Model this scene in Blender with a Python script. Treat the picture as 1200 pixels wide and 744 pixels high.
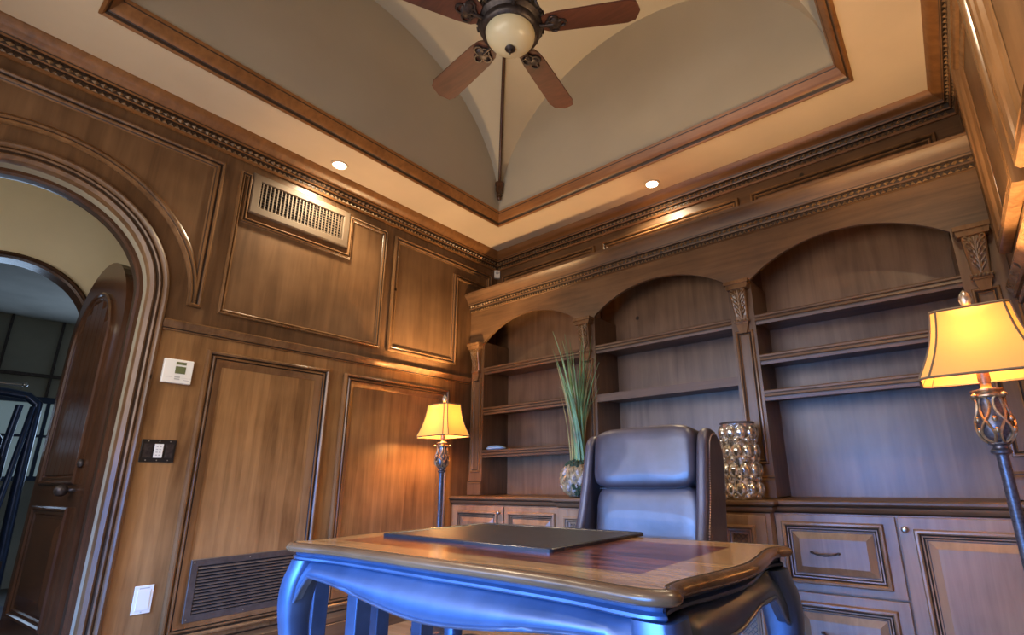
import bpy, bmesh, math, random
from mathutils import Vector, Matrix
PI = math.pi
for o in list(bpy.data.objects): bpy.data.objects.remove(o)
scene = bpy.context.scene
COL = scene.collection
random.seed(7)

# ---------------- camera ----------------
cd = bpy.data.cameras.new('camera'); cam = bpy.data.objects.new('camera', cd); COL.objects.link(cam)
right = Vector((0.79316732, 0.60884994, -0.0136877)); up = Vector((0.17307306, -0.2038048, 0.96359189)); fwd = Vector((-0.58389325, 0.76665856, 0.26702683))
CAM = Vector((3.2, 0.0, 0.92))
m = Matrix((right, up, -fwd)).transposed().to_4x4(); m.translation = CAM
cam.matrix_world = m
cd.sensor_fit = 'HORIZONTAL'; cd.sensor_width = 36.0
cd.lens = 595.61 / 1200 * 36
cd.shift_x = (600 - 649.97) / 1200; cd.shift_y = (396.7 - 372) / 1200
cd.clip_start = 0.02; cd.clip_end = 200
scene.camera = cam

# ---------------- sky, daylight, fill lights, exposure ----------------
w = bpy.data.worlds.new('world'); scene.world = w; w.use_nodes = True
bgn = w.node_tree.nodes['Background']; bgn.inputs[1].default_value = 1.5
wtc = w.node_tree.nodes.new('ShaderNodeTexCoord'); wsp = w.node_tree.nodes.new('ShaderNodeSeparateXYZ'); wrp = w.node_tree.nodes.new('ShaderNodeValToRGB')
w.node_tree.links.new(wtc.outputs['Generated'], wsp.inputs[0]); w.node_tree.links.new(wsp.outputs[2], wrp.inputs[0]); w.node_tree.links.new(wrp.outputs[0], bgn.inputs[0])
wrp.color_ramp.elements[0].position = 0.0; wrp.color_ramp.elements[0].color = (.06, .06, .05, 1)      # ground below the horizon
wrp.color_ramp.elements[1].position = 0.03; wrp.color_ramp.elements[1].color = (.35, .5, .8, 1)
scene.view_settings.view_transform = 'Standard'; scene.view_settings.look = 'None'
scene.view_settings.exposure = 0.35; scene.view_settings.gamma = 1.0

def area(name, loc, aim, sx, sy, power, col):
    l = bpy.data.lights.new(name, 'AREA'); l.shape = 'RECTANGLE'; l.size = sx; l.size_y = sy; l.energy = power; l.color = col
    o = bpy.data.objects.new(name, l); COL.objects.link(o); o.location = loc
    o.rotation_euler = (Vector(aim) - Vector(loc)).to_track_quat('-Z', 'Y').to_euler(); return o
WINX0, WINX1, WINZ0, WINZ1 = 0.25, 2.95, 0.12, 2.25
wl_ = area('window_day_and_fill', (1.6, -0.545, .72), (1.8, 3, -1.1), 2.6, 1.1, 104, (0.09, 0.33, 1.0)); wl_.data.spread = math.radians(95)
wu_ = area('window_day_and_fill', (1.6, -0.545, 1.68), (1.7, 3, 1.75), 2.6, 1.0, 34, (1.0, 0.88, 0.78))  # warm fill added at the window for vault and bookcase
area('hall_blue_fill', (-0.7, -1.7, 2.3), (-0.6, 0.6, 1.6), 0.8, 0.5, 5, (0.3, 0.55, 1.0))  # added blue fill for the open door; the hall has no window
area('gym_daylight', (-4.0, 1.0, 1.38), (-1.5, 0.8, 1.6), 1.8, 0.7, 13, (0.5, 0.7, 1.0))

def spot(name, loc, power, col, size=2.3, blend=0.6):
    l = bpy.data.lights.new(name, 'SPOT'); l.energy = power; l.color = col; l.spot_size = size; l.spot_blend = blend; l.shadow_soft_size = 0.04
    o = bpy.data.objects.new(name, l); COL.objects.link(o); o.location = loc; return o
def point(name, loc, power, col, r=0.05):
    l = bpy.data.lights.new(name, 'POINT'); l.energy = power; l.color = col; l.shadow_soft_size = r
    o = bpy.data.objects.new(name, l); COL.objects.link(o); o.location = loc; return o
point('hall_warm_fill', (-0.6, -0.9, 2.3), 11, (1.0, 0.82, 0.5), 0.1)  # unseen fill light added to brighten the hall, no fixture

# ---------------- materials ----------------
def newmat(name):
    m = bpy.data.materials.new(name); m.use_nodes = True
    return m, m.node_tree.nodes, m.node_tree.links, m.node_tree.nodes['Principled BSDF']
def plain(name, col, rough=0.5, metal=0.0, emit=None, es=0, spec=0.5, coat=0, noise=0, nscale=30, bump=0):
    m, N, L, b = newmat(name)
    b.inputs['Base Color'].default_value = (*col, 1); b.inputs['Roughness'].default_value = rough; b.inputs['Metallic'].default_value = metal
    b.inputs['Specular IOR Level'].default_value = spec; b.inputs['Coat Weight'].default_value = coat
    if emit: b.inputs['Emission Color'].default_value = (*emit, 1); b.inputs['Emission Strength'].default_value = es
    if noise or bump:
        g = N.new('ShaderNodeNewGeometry'); n = N.new('ShaderNodeTexNoise'); n.inputs['Scale'].default_value = nscale; n.inputs['Detail'].default_value = 5
        L.new(g.outputs['Position'], n.inputs['Vector'])
        if noise:
            r = N.new('ShaderNodeValToRGB'); r.color_ramp.elements[0].position = .3; r.color_ramp.elements[1].position = .7
            r.color_ramp.elements[0].color = (*[c * (1 - noise) for c in col], 1); r.color_ramp.elements[1].color = (*[min(1, c * (1 + noise)) for c in col], 1)
            L.new(n.outputs['Fac'], r.inputs[0]); L.new(r.outputs[0], b.inputs['Base Color'])
        if bump:
            bp = N.new('ShaderNodeBump'); bp.inputs['Strength'].default_value = bump; bp.inputs['Distance'].default_value = 0.004
            L.new(n.outputs['Fac'], bp.inputs['Height']); L.new(bp.outputs[0], b.inputs['Normal'])
    return m
def wood(name, dark, light, axis='z', rough=0.36, plank=0.0, fine=16, knots=True, spec=0.5):
    m, N, L, b = newmat(name)
    g = N.new('ShaderNodeNewGeometry'); mp = N.new('ShaderNodeMapping')
    s = [fine, fine, fine]; s['xyz'.index(axis)] = fine * 0.07; mp.inputs['Scale'].default_value = s
    L.new(g.outputs['Position'], mp.inputs[0])
    n = N.new('ShaderNodeTexNoise'); n.inputs['Scale'].default_value = 1.6; n.inputs['Detail'].default_value = 8; n.inputs['Roughness'].default_value = .62; n.inputs['Distortion'].default_value = .5
    L.new(mp.outputs[0], n.inputs['Vector'])
    n2 = N.new('ShaderNodeTexNoise'); n2.inputs['Scale'].default_value = 2.6; n2.inputs['Detail'].default_value = 3; L.new(g.outputs['Position'], n2.inputs['Vector'])
    ad = N.new('ShaderNodeMath'); ad.operation = 'MULTIPLY_ADD'; ad.inputs[1].default_value = 0.55; L.new(n2.outputs['Fac'], ad.inputs[0])
    sc = N.new('ShaderNodeMath'); sc.operation = 'MULTIPLY'; sc.inputs[1].default_value = 0.6; L.new(n.outputs['Fac'], sc.inputs[0]); L.new(sc.outputs[0], ad.inputs[2])
    fac = ad.outputs[0]
    if plank:
        sp = N.new('ShaderNodeSeparateXYZ'); L.new(g.outputs['Position'], sp.inputs[0])
        a = N.new('ShaderNodeMath'); a.operation = 'ADD'; L.new(sp.outputs[0], a.inputs[0]); L.new(sp.outputs[1], a.inputs[1])
        d = N.new('ShaderNodeMath'); d.operation = 'DIVIDE'; d.inputs[1].default_value = plank; L.new(a.outputs[0], d.inputs[0])
        f = N.new('ShaderNodeMath'); f.operation = 'FLOOR'; L.new(d.outputs[0], f.inputs[0])
        wn = N.new('ShaderNodeTexWhiteNoise'); wn.noise_dimensions = '1D'; L.new(f.outputs[0], wn.inputs['W'])
        pm = N.new('ShaderNodeMath'); pm.operation = 'MULTIPLY_ADD'; pm.inputs[1].default_value = 0.16; pm.inputs[2].default_value = -0.08; L.new(wn.outputs['Value'], pm.inputs[0])
        ad2 = N.new('ShaderNodeMath'); ad2.operation = 'ADD'; L.new(fac, ad2.inputs[0]); L.new(pm.outputs[0], ad2.inputs[1]); fac = ad2.outputs[0]
    r = N.new('ShaderNodeValToRGB'); r.color_ramp.elements[0].position = .38; r.color_ramp.elements[1].position = .76
    r.color_ramp.elements[0].color = (*dark, 1); r.color_ramp.elements[1].color = (*light, 1)
    L.new(fac, r.inputs[0]); out = r.outputs[0]
    if knots:
        v = N.new('ShaderNodeTexVoronoi'); v.inputs['Scale'].default_value = 2.7; L.new(g.outputs['Position'], v.inputs['Vector'])
        lt = N.new('ShaderNodeMapRange'); lt.inputs[1].default_value = 0.03; lt.inputs[2].default_value = 0.05; L.new(v.outputs['Distance'], lt.inputs[0])
        mx = N.new('ShaderNodeMix'); mx.data_type = 'RGBA'; mx.inputs[6].default_value = (*[c * .25 for c in dark], 1)
        L.new(lt.outputs[0], mx.inputs[0]); L.new(out, mx.inputs[7]); out = mx.outputs[2]
    L.new(out, b.inputs['Base Color'])
    b.inputs['Roughness'].default_value = rough; b.inputs['Specular IOR Level'].default_value = spec
    bp = N.new('ShaderNodeBump'); bp.inputs['Strength'].default_value = .12; bp.inputs['Distance'].default_value = .002
    L.new(n.outputs['Fac'], bp.inputs['Height']); L.new(bp.outputs[0], b.inputs['Normal'])
    return m
WD, WL = (0.066, 0.031, 0.013), (0.20, 0.104, 0.046)
W_low = wood('walnut_boards', (0.15, 0.070, 0.025), (0.41, 0.215, 0.085), 'z', .36, plank=.085)
W_wall = wood('walnut_upright', WD, WL, 'z', .38)
W_pan = wood('walnut_panel', (0.082, 0.04, 0.017), (0.22, 0.118, 0.055), 'z', .38, fine=10)
W_x = wood('walnut_across_back', WD, WL, 'x', .46)
W_y = wood('walnut_across_side', WD, WL, 'y', .35)
W_trim = wood('walnut_moulding', (0.10, 0.048, 0.019), (0.29, 0.15, 0.066), 'z', .22, fine=12)
W_tray = wood('walnut_ceiling_trim', (0.13, 0.052, 0.016), (0.30, 0.13, 0.042), 'x', .36)
W_grey = wood('walnut_back_board', (0.12, 0.062, 0.030), (0.30, 0.17, 0.088), 'z', .34, fine=12)
W_cab = wood('walnut_cabinet', (0.14, 0.075, 0.036), (0.36, 0.21, 0.11), 'z', .34, fine=10)
W_dark = wood('dark_door_wood', (0.028, 0.012, 0.006), (0.085, 0.036, 0.017), 'z', .22, knots=False)
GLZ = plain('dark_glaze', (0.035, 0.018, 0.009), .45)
JAMBP = plain('tan_jamb_paint', (.30, .26, .19), .8)
CARV = plain('carved_glazed_wood', (0.20, 0.115, 0.052), .33, noise=.5, nscale=60)
PAINT = plain('ceiling_paint', (0.57, 0.44, 0.30), .85, noise=.05, nscale=3)
VPAINT = plain('vault_paint', (0.47, 0.42, 0.33), .85, noise=.05, nscale=2)
CREAM = plain('cream_plaster', (0.66, 0.56, 0.36), .8, noise=.04, nscale=5)
WHITE = plain('white_plastic', (0.80, 0.79, 0.76), .4)
GREYP = plain('grey_plastic', (0.45, 0.45, 0.45), .4)
BLACK = plain('black_plastic', (0.012, 0.011, 0.011), .35)
BROWNM = plain('bronze_metal', (0.11, 0.085, 0.075), .45, .4, noise=.2)
VENTM = plain('brown_vent_metal', (0.14, 0.095, 0.06), .6)
DARKM = plain('dark_iron', (0.055, 0.045, 0.045), .4, .6, noise=.4, nscale=60)
GLOOM = plain('painted_gloom', (0.008, 0.007, 0.006), .9)  # near-black colour standing in for shade behind slats and lattice
CHROME = plain('pewter', (0.42, 0.40, 0.38), .28, .9)
LEATH = plain('dark_leather', (0.055, 0.042, 0.048), .42, metal=.2, spec=.8, coat=.18, noise=.3, nscale=9, bump=.7)
PADM = plain('desk_pad_leather', (0.028, 0.024, 0.024), .42, noise=.2)
PADE = plain('desk_pad_edge', (0.02, 0.02, 0.022), .25)
BODY = plain('black_desk_lacquer', (0.06, 0.10, 0.19), .34, metal=.6, spec=.8, noise=.15, nscale=14)
LAMPP = plain('antique_pewter_pole', (0.14, 0.13, 0.14), .33, .7, noise=.4, nscale=120)
LAMPO = plain('antique_gold_carving', (0.40, 0.28, 0.15), .32, .65, noise=.4, nscale=80)
SHTR = plain('shade_trim', (0.16, 0.11, 0.06), .6)
BOWL = plain('cream_glass_bowl', (0.72, 0.66, 0.45), .3, spec=.6)
BLADE = wood('fan_blade_wood', (0.04, 0.014, 0.009), (0.13, 0.043, 0.026), 'x', .55, fine=22, knots=False)
MOSS = plain('moss', (0.03, 0.05, 0.02), .9, noise=.6, nscale=60, bump=.8)
STONE1 = plain('pale_shell_stone', (0.40, 0.34, 0.29), .6, noise=.6, nscale=55, bump=.8)
STONE2 = plain('tan_stone', (0.30, 0.20, 0.09), .7, noise=.5, nscale=45, bump=.8)
GRASS = plain('green_grass', (0.16, 0.27, 0.10), .5, noise=.5, nscale=8)
GRASS2 = plain('dry_grass', (0.26, 0.22, 0.08), .5, noise=.4, nscale=8)
FLOORM = wood('oak_floor', (0.30, 0.17, 0.08), (0.62, 0.40, 0.2), 'x', .25, fine=9, knots=False)
GYMW = plain('gym_wall_paint', (0.30, 0.30, 0.25), .8, noise=.15, nscale=2)
GYMC = plain('gym_ceiling', (0.40, 0.38, 0.33), .8, noise=.25, nscale=1.5)
GYMF = plain('gym_floor', (0.10, 0.095, 0.09), .6)
STEEL = plain('blue_black_steel', (0.03, 0.05, 0.11), .28, .5)
CABLE = plain('blue_grey_cable', (0.35, 0.42, 0.6), .4)
GLOW = plain('lamp_lens', (1, .95, .85), .5, emit=(1, .93, .78), es=14)
LCD = plain('lcd_screen', (0.13, 0.15, 0.07), .3)
TEAL = plain('folded_blue_cloth', (0.35, 0.55, 0.75), .7)
SKYG = plain('bright_gym_window', (.3, .4, .5), .5, emit=(0.30, 0.42, 0.45), es=0.22)
# mercury glass
MERC, N, L, b = newmat('mercury_glass')
b.inputs['Metallic'].default_value = .85; b.inputs['Roughness'].default_value = .14
g = N.new('ShaderNodeNewGeometry'); n = N.new('ShaderNodeTexNoise'); n.inputs['Scale'].default_value = 45; n.inputs['Detail'].default_value = 6; L.new(g.outputs['Position'], n.inputs['Vector'])
r = N.new('ShaderNodeValToRGB'); r.color_ramp.elements[0].position = .38; r.color_ramp.elements[0].color = (.42, .36, .27, 1); r.color_ramp.elements[1].position = .6; r.color_ramp.elements[1].color = (.92, .90, .86, 1)
L.new(n.outputs['Fac'], r.inputs[0]); L.new(r.outputs[0], b.inputs['Base Color'])
# lit fabric shade
SHADE, N, L, b = newmat('lit_lamp_shade')
b.inputs['Base Color'].default_value = (.6, .32, .10, 1); b.inputs['Roughness'].default_value = .8
b.inputs['Emission Color'].default_value = (1.0, .46, .07, 1); b.inputs['Emission Strength'].default_value = .2
tr = N.new('ShaderNodeBsdfTranslucent'); tr.inputs[0].default_value = (.9, .5, .12, 1)
ms = N.new('ShaderNodeMixShader'); ms.inputs[0].default_value = .07
L.new(b.outputs[0], ms.inputs[1]); L.new(tr.outputs[0], ms.inputs[2]); L.new(ms.outputs[0], N['Material Output'].inputs[0])
# desk top with darker inlaid centre, in the desk's own coordinates
DTOP, N, L, b = newmat('inlaid_desk_top')
tc = N.new('ShaderNodeTexCoord'); sp = N.new('ShaderNodeSeparateXYZ'); L.new(tc.outputs['Object'], sp.inputs[0])
def mth(op, a, bb=None, c=None):
    q = N.new('ShaderNodeMath'); q.operation = op
    for i, v in enumerate((a, bb, c)):
        if v is None: continue
        if isinstance(v, (int, float)): q.inputs[i].default_value = v
        else: L.new(v, q.inputs[i])
    return q.outputs[0]
ax = mth('ABSOLUTE', sp.outputs[0]); ay = mth('ABSOLUTE', sp.outputs[1])
inx = mth('LESS_THAN', ax, .54); iny = mth('LESS_THAN', ay, .235); inside = mth('MULTIPLY', inx, iny)
mp = N.new('ShaderNodeMapping'); mp.inputs['Scale'].default_value = (3, 26, 8); mp.inputs['Rotation'].default_value = (0, 0, .25); L.new(tc.outputs['Object'], mp.inputs[0])
n = N.new('ShaderNodeTexNoise'); n.inputs['Scale'].default_value = 1.3; n.inputs['Detail'].default_value = 7; n.inputs['Distortion'].default_value = 1.2; L.new(mp.outputs[0], n.inputs['Vector'])
r1 = N.new('ShaderNodeValToRGB'); r1.color_ramp.elements[0].position = .35; r1.color_ramp.elements[1].position = .7
r1.color_ramp.elements[0].color = (.04, .014, .012, 1); r1.color_ramp.elements[1].color = (.24, .075, .04, 1)
r2 = N.new('ShaderNodeValToRGB'); r2.color_ramp.elements[0].position = .3; r2.color_ramp.elements[1].position = .75
r2.color_ramp.elements[0].color = (.20, .10, .035, 1); r2.color_ramp.elements[1].color = (.50, .28, .11, 1)
L.new(n.outputs['Fac'], r1.inputs[0]); L.new(n.outputs['Fac'], r2.inputs[0])
mx = N.new('ShaderNodeMix'); mx.data_type = 'RGBA'; L.new(inside, mx.inputs[0]); L.new(r2.outputs[0], mx.inputs[6]); L.new(r1.outputs[0], mx.inputs[7])
L.new(mx.outputs[2], b.inputs['Base Color']); b.inputs['Roughness'].default_value = .16; b.inputs['Specular IOR Level'].default_value = .6
DEDGE = wood('desk_edge_wood', (0.055, 0.025, 0.010), (0.17, 0.082, 0.034), 'x', .27, knots=False)

# ---------------- mesh helpers ----------------
class MB:
    def __init__(s): s.v = []; s.f = []; s.m = []
    def add(s, vs, fs, m=0):
        o = len(s.v); s.v += [tuple(p) for p in vs]
        for f in fs: s.f.append([o + i for i in f]); s.m.append(m)
        return s
    def box(s, x0, x1, y0, y1, z0, z1, m=0):
        return s.add([(x, y, z) for x in (x0, x1) for y in (y0, y1) for z in (z0, z1)],
                     [(0, 1, 3, 2), (4, 6, 7, 5), (0, 4, 5, 1), (2, 3, 7, 6), (0, 2, 6, 4), (1, 5, 7, 3)], m)
    def fbox(s, F, u0, u1, v0, v1, h0, h1, m=0):
        return s.add([pt(F, u, v, h) for u in (u0, u1) for v in (v0, v1) for h in (h0, h1)],
                     [(0, 1, 3, 2), (4, 6, 7, 5), (0, 4, 5, 1), (2, 3, 7, 6), (0, 2, 6, 4), (1, 5, 7, 3)], m)
    def rings(s, R, m=0, closed=True, cap0=True, cap1=True):
        n = len(R[0]); o = len(s.v)
        for r in R: s.v += [tuple(p) for p in r]
        for i in range(len(R) - 1):
            for j in range(n if closed else n - 1):
                k = (j + 1) % n
                s.f.append([o + i * n + j, o + i * n + k, o + (i + 1) * n + k, o + (i + 1) * n + j]); s.m.append(m)
        if cap0 and closed: s.f.append([o + j for j in range(n)]); s.m.append(m)
        if cap1 and closed: s.f.append([o + (len(R) - 1) * n + j for j in range(n)]); s.m.append(m)
        return s
    def lathe(s, prof, c=(0, 0, 0), seg=24, m=0, sx=1, sy=1):
        R = [[(c[0] + r * sx * math.cos(2 * PI * j / seg), c[1] + r * sy * math.sin(2 * PI * j / seg), c[2] + z) for j in range(seg)] for r, z in prof]
        return s.rings(R, m, True, prof[0][0] > 1e-4, prof[-1][0] > 1e-4)
    def tube(s, P, rad, seg=8, m=0):
        P = [Vector(p) for p in P]; R = []
        if not isinstance(rad, (list, tuple)): rad = [rad] * len(P)
        ref = None
        for i, p in enumerate(P):
            d = (P[min(i + 1, len(P) - 1)] - P[max(i - 1, 0)]).normalized()
            if ref is None: ref = Vector((0, 0, 1)) if abs(d.z) < .9 else Vector((1, 0, 0))
            a = d.cross(ref).normalized(); b2 = d.cross(a).normalized(); ref = a.cross(d)
            if ref.length < 1e-5: ref = Vector((1, 0, 0))
            R.append([p + (a * math.cos(2 * PI * j / seg) + b2 * math.sin(2 * PI * j / seg)) * rad[i] for j in range(seg)])
        return s.rings(R, m)
    def ell(s, c, r, seg=12, rn=8, m=0, e=1.0, M=None):
        def pw(x, e): return math.copysign(abs(x) ** e, x)
        R = []
        for i in range(rn + 1):
            ph = -PI / 2 + PI * i / rn
            ring = []
            for j in range(seg):
                th = 2 * PI * j / seg
                p = Vector((r[0] * pw(math.cos(ph), e) * pw(math.cos(th), e), r[1] * pw(math.cos(ph), e) * pw(math.sin(th), e), r[2] * pw(math.sin(ph), e)))
                if M is not None: p = M @ p
                ring.append(p + Vector(c))
            R.append(ring)
        return s.rings(R, m)
    def strip(s, F, us, lo, hi, h0, h1, m=0):
        for a, b2 in zip(us, us[1:]):
            q = [(a, lo(a)), (b2, lo(b2)), (b2, hi(b2)), (a, hi(a))]
            s.add([pt(F, u, v, h0) for u, v in q] + [pt(F, u, v, h1) for u, v in q], [(0, 1, 2, 3), (4, 5, 6, 7), (0, 1, 5, 4), (2, 3, 7, 6)], m)
        for u in (us[0], us[-1]):
            s.add([pt(F, u, lo(u), h0), pt(F, u, hi(u), h0), pt(F, u, hi(u), h1), pt(F, u, lo(u), h1)], [(0, 1, 2, 3)], m)
        return s
    def prism(s, F, poly, h0, h1, m=0):
        n = len(poly)
        return s.rings([[pt(F, u, v, h0) for u, v in poly], [pt(F, u, v, h1) for u, v in poly]], m)
    def mould(s, F, poly, prof, closed=True):
        # prof: (t inward, h out, material of the segment to the next point)
        n = len(poly)
        if closed:
            A = sum(poly[i][0] * poly[(i + 1) % n][1] - poly[(i + 1) % n][0] * poly[i][1] for i in range(n))
            if A < 0: poly = poly[::-1]
        def nrm(a, b2):
            d = (b2[0] - a[0], b2[1] - a[1]); l = math.hypot(*d) or 1; return (-d[1] / l, d[0] / l)
        off = []
        for i in range(n):
            if closed: n1 = nrm(poly[i - 1], poly[i]); n2 = nrm(poly[i], poly[(i + 1) % n])
            else:
                n1 = nrm(poly[max(i - 1, 0)], poly[max(i, 1)]); n2 = nrm(poly[min(i, n - 2)], poly[min(i + 1, n - 1)])
            k = 1 + n1[0] * n2[0] + n1[1] * n2[1]
            off.append(((n1[0] + n2[0]) / k, (n1[1] + n2[1]) / k))
        o = len(s.v); P = len(prof)
        for i in range(n):
            for (t, h, *_) in prof: s.v.append(tuple(pt(F, poly[i][0] + off[i][0] * t, poly[i][1] + off[i][1] * t, h)))
        for i in range(n if closed else n - 1):
            k = (i + 1) % n
            for j in range(P - 1):
                s.f.append([o + i * P + j, o + k * P + j, o + k * P + j + 1, o + i * P + j + 1]); s.m.append(prof[j][2] if len(prof[j]) > 2 else 0)
        if not closed:
            for i in (0, n - 1): s.f.append([o + i * P + j for j in range(P)]); s.m.append(0)
        return s
    def build(s, name, mats, parent=None, kind=None, smooth=None, loc=None):
        me = bpy.data.meshes.new(name); me.from_pydata(s.v, [], s.f)
        if not isinstance(mats, (list, tuple)): mats = [mats]
        for mt in mats: me.materials.append(mt)
        me.polygons.foreach_set('material_index', s.m)
        bm = bmesh.new(); bm.from_mesh(me); bmesh.ops.recalc_face_normals(bm, faces=bm.faces); bm.to_mesh(me); bm.free()
        if smooth:
            me.polygons.foreach_set('use_smooth', [True] * len(me.polygons)); me.set_sharp_from_angle(angle=math.radians(smooth))
        me.update()
        o = bpy.data.objects.new(name, me); COL.objects.link(o)
        if loc is not None: o.location = loc
        if parent is not None: o.parent = parent
        if kind: o['kind'] = kind
        return o
def pt(F, u, v, h): return F[0] + F[1] * u + F[2] * v + F[3] * h
def FR(o, u, v, n): return (Vector(o), Vector(u), Vector(v), Vector(n))
def thing(name, label, cat, loc=(0, 0, 0), rz=0, group=None):
    o = bpy.data.objects.new(name, None); COL.objects.link(o); o.location = loc; o.rotation_euler = (0, 0, rz); o.empty_display_size = .05
    o['label'] = label; o['category'] = cat
    if group: o['group'] = group
    return o
def tag(o, label, cat, group=None):
    o['label'] = label; o['category'] = cat
    if group: o['group'] = group
    return o
def crm(P, n=6, closed=False):
    out = []; N_ = len(P)
    rng = range(N_) if closed else range(N_ - 1)
    for i in rng:
        g_ = (lambda k: P[k % N_]) if closed else (lambda k: P[max(0, min(N_ - 1, k))])
        p0, p1, p2, p3 = g_(i - 1), g_(i), g_(i + 1), g_(i + 2)
        for j in range(n):
            t = j / n
            out.append(tuple(.5 * (2 * b_ + (c - a) * t + (2 * a - 5 * b_ + 4 * c - d) * t * t + (-a + 3 * b_ - 3 * c + d) * t ** 3) for a, b_, c, d in zip(p0, p1, p2, p3)))
    if not closed: out.append(tuple(P[-1]))
    return out
def linsp(a, b_, n): return [a + (b_ - a) * i / n for i in range(n + 1)]
def rect(u0, u1, v0, v1): return [(u0, v0), (u1, v0), (u1, v1), (u0, v1)]
ZC = 3.006
FL = FR((0, 0, 0), (0, 1, 0), (0, 0, 1), (1, 0, 0))          # left wall: u = y, v = z
FRt = FR((3.55, 0, 0), (0, 1, 0), (0, 0, 1), (-1, 0, 0))
def FB(y): return FR((0, y, 0), (1, 0, 0), (0, 0, 1), (0, -1, 0))
PLAN = FR((0, 0, 0), (1, 0, 0), (0, 1, 0), (0, 0, 1))
# moulding profiles
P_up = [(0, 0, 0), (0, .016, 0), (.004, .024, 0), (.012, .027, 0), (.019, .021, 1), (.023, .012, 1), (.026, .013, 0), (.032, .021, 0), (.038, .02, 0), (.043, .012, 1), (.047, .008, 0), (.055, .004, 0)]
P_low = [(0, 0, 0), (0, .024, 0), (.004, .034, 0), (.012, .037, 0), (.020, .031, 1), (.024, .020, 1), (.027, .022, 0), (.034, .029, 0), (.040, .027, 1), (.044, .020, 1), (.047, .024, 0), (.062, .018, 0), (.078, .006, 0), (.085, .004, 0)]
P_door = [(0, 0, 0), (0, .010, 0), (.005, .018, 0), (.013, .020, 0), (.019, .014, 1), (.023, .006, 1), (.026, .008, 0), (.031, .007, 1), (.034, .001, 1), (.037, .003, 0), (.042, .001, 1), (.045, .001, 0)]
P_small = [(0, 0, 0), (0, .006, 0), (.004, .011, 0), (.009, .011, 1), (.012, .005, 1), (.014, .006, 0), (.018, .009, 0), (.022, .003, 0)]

# =============== room shell ===============
MB().box(-0.15, 3.7, -.7, 3.4, -.1, 0).build('floor', FLOORM, kind='structure')
fb = None
AY, AZ, AR = .2, 1.88, .50
def archpath(r, n=28, foot=0.0):
    return [(AY + r, foot)] + [(AY + r * math.cos(PI * i / n), AZ + r * math.sin(PI * i / n)) for i in range(n + 1)] + [(AY - r, foot)]
b = MB(); b.box(-.15, 0, AY + AR, 3.4, 0, 3.1); b.box(-.15, 0, -.65, AY - AR, 0, 3.1)
us = [AY + AR * math.cos(PI * i / 28) for i in range(28, -1, -1)]
b.strip(FL, us, lambda u: AZ + math.sqrt(max(0, AR ** 2 - (u - AY) ** 2)), lambda u: 3.1, -.15, 0)
wl = b.build('wall_left', W_wall, kind='structure')
# plaster jamb inside the arch
b = MB(); b.mould(FL, archpath(AR), [(0, -.02, 0), (.004, -.02, 0), (.004, -.105, 0), (0, -.105, 0)], closed=False); b.build('jamb', JAMBP, wl)
b = MB(); b.mould(FL, archpath(AR), [(0, -.10, 0), (.02, -.10, 0), (.03, -.112, 1), (.032, -.15, 0), (.03, -.165, 0), (0, -.165, 0)], closed=False); b.build('door_stop', [W_dark, GLZ], wl, smooth=35)
b = MB(); b.mould(FL, archpath(AR + .078), [(0, 0, 0), (0, .022, 0), (.005, .032, 0), (.014, .036, 0), (.022, .031, 0), (.028, .018, 1), (.033, .019, 0), (.040, .026, 0), (.047, .022, 1), (.051, .012, 1), (.056, .014, 0), (.064, .018, 0), (.072, .012, 0), (.080, .006, 0), (.084, -.01, 0), (.084, -.035, 0), (.078, -.035, 0)], closed=False)
b.build('arch_casing', [W_wall, GLZ], wl, smooth=35)
def panel(F, poly, prof, wall, mat=None, mats=None, fh=.003):
    b = MB()
    # flat field made of a thin sheet clipped to the outline
    b.prism(F, poly, 0, fh)
    p = b.build('wall_panel', mat or W_pan, wall)
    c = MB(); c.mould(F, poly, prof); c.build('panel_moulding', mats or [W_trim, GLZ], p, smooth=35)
    return p
# upper panel round the arch
ARP = .667
poly = [(.935, 2.787), (.935, 1.864), (AY + ARP, 1.864)] + [(AY + ARP * math.cos(PI * i / 30), AZ + ARP * math.sin(PI * i / 30)) for i in range(31)] + [(AY - ARP, 1.864), (-.54, 1.864), (-.54, 2.787)]
b = MB(); b.strip(FL, [AY + ARP * math.cos(PI * i / 30) for i in range(30, -1, -1)], lambda u: AZ + math.sqrt(max(0, ARP ** 2 - (u - AY) ** 2)), lambda u: 2.787, 0, .003)
b.fbox(FL, AY + ARP, .935, 1.864, 2.787, 0, .003)
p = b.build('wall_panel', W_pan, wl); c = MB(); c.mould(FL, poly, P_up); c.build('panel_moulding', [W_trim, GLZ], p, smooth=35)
# upper panel notched round the air vent
poly = [(1.02, 1.86), (2.065, 1.86), (2.065, 2.787), (1.765, 2.787), (1.765, 2.478), (1.085, 2.478), (1.085, 2.787), (1.02, 2.787)]
b = MB(); b.fbox(FL, 1.02, 2.065, 1.86, 2.478, 0, .003); b.fbox(FL, 1.765, 2.065, 2.478, 2.787, 0, .003)
p = b.build('wall_panel', W_pan, wl)
poly = [(1.02, 1.86), (2.065, 1.86), (2.065, 2.787), (1.755, 2.787), (1.755, 2.488), (1.085, 2.488), (1.085, 2.787), (1.02, 2.787)]
P_n = [(t * .58, h, mm) for t, h, mm in P_up]
c = MB(); c.mould(FL, poly, P_n); 
c.build('panel_moulding', [W_trim, GLZ], p, smooth=35)
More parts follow.
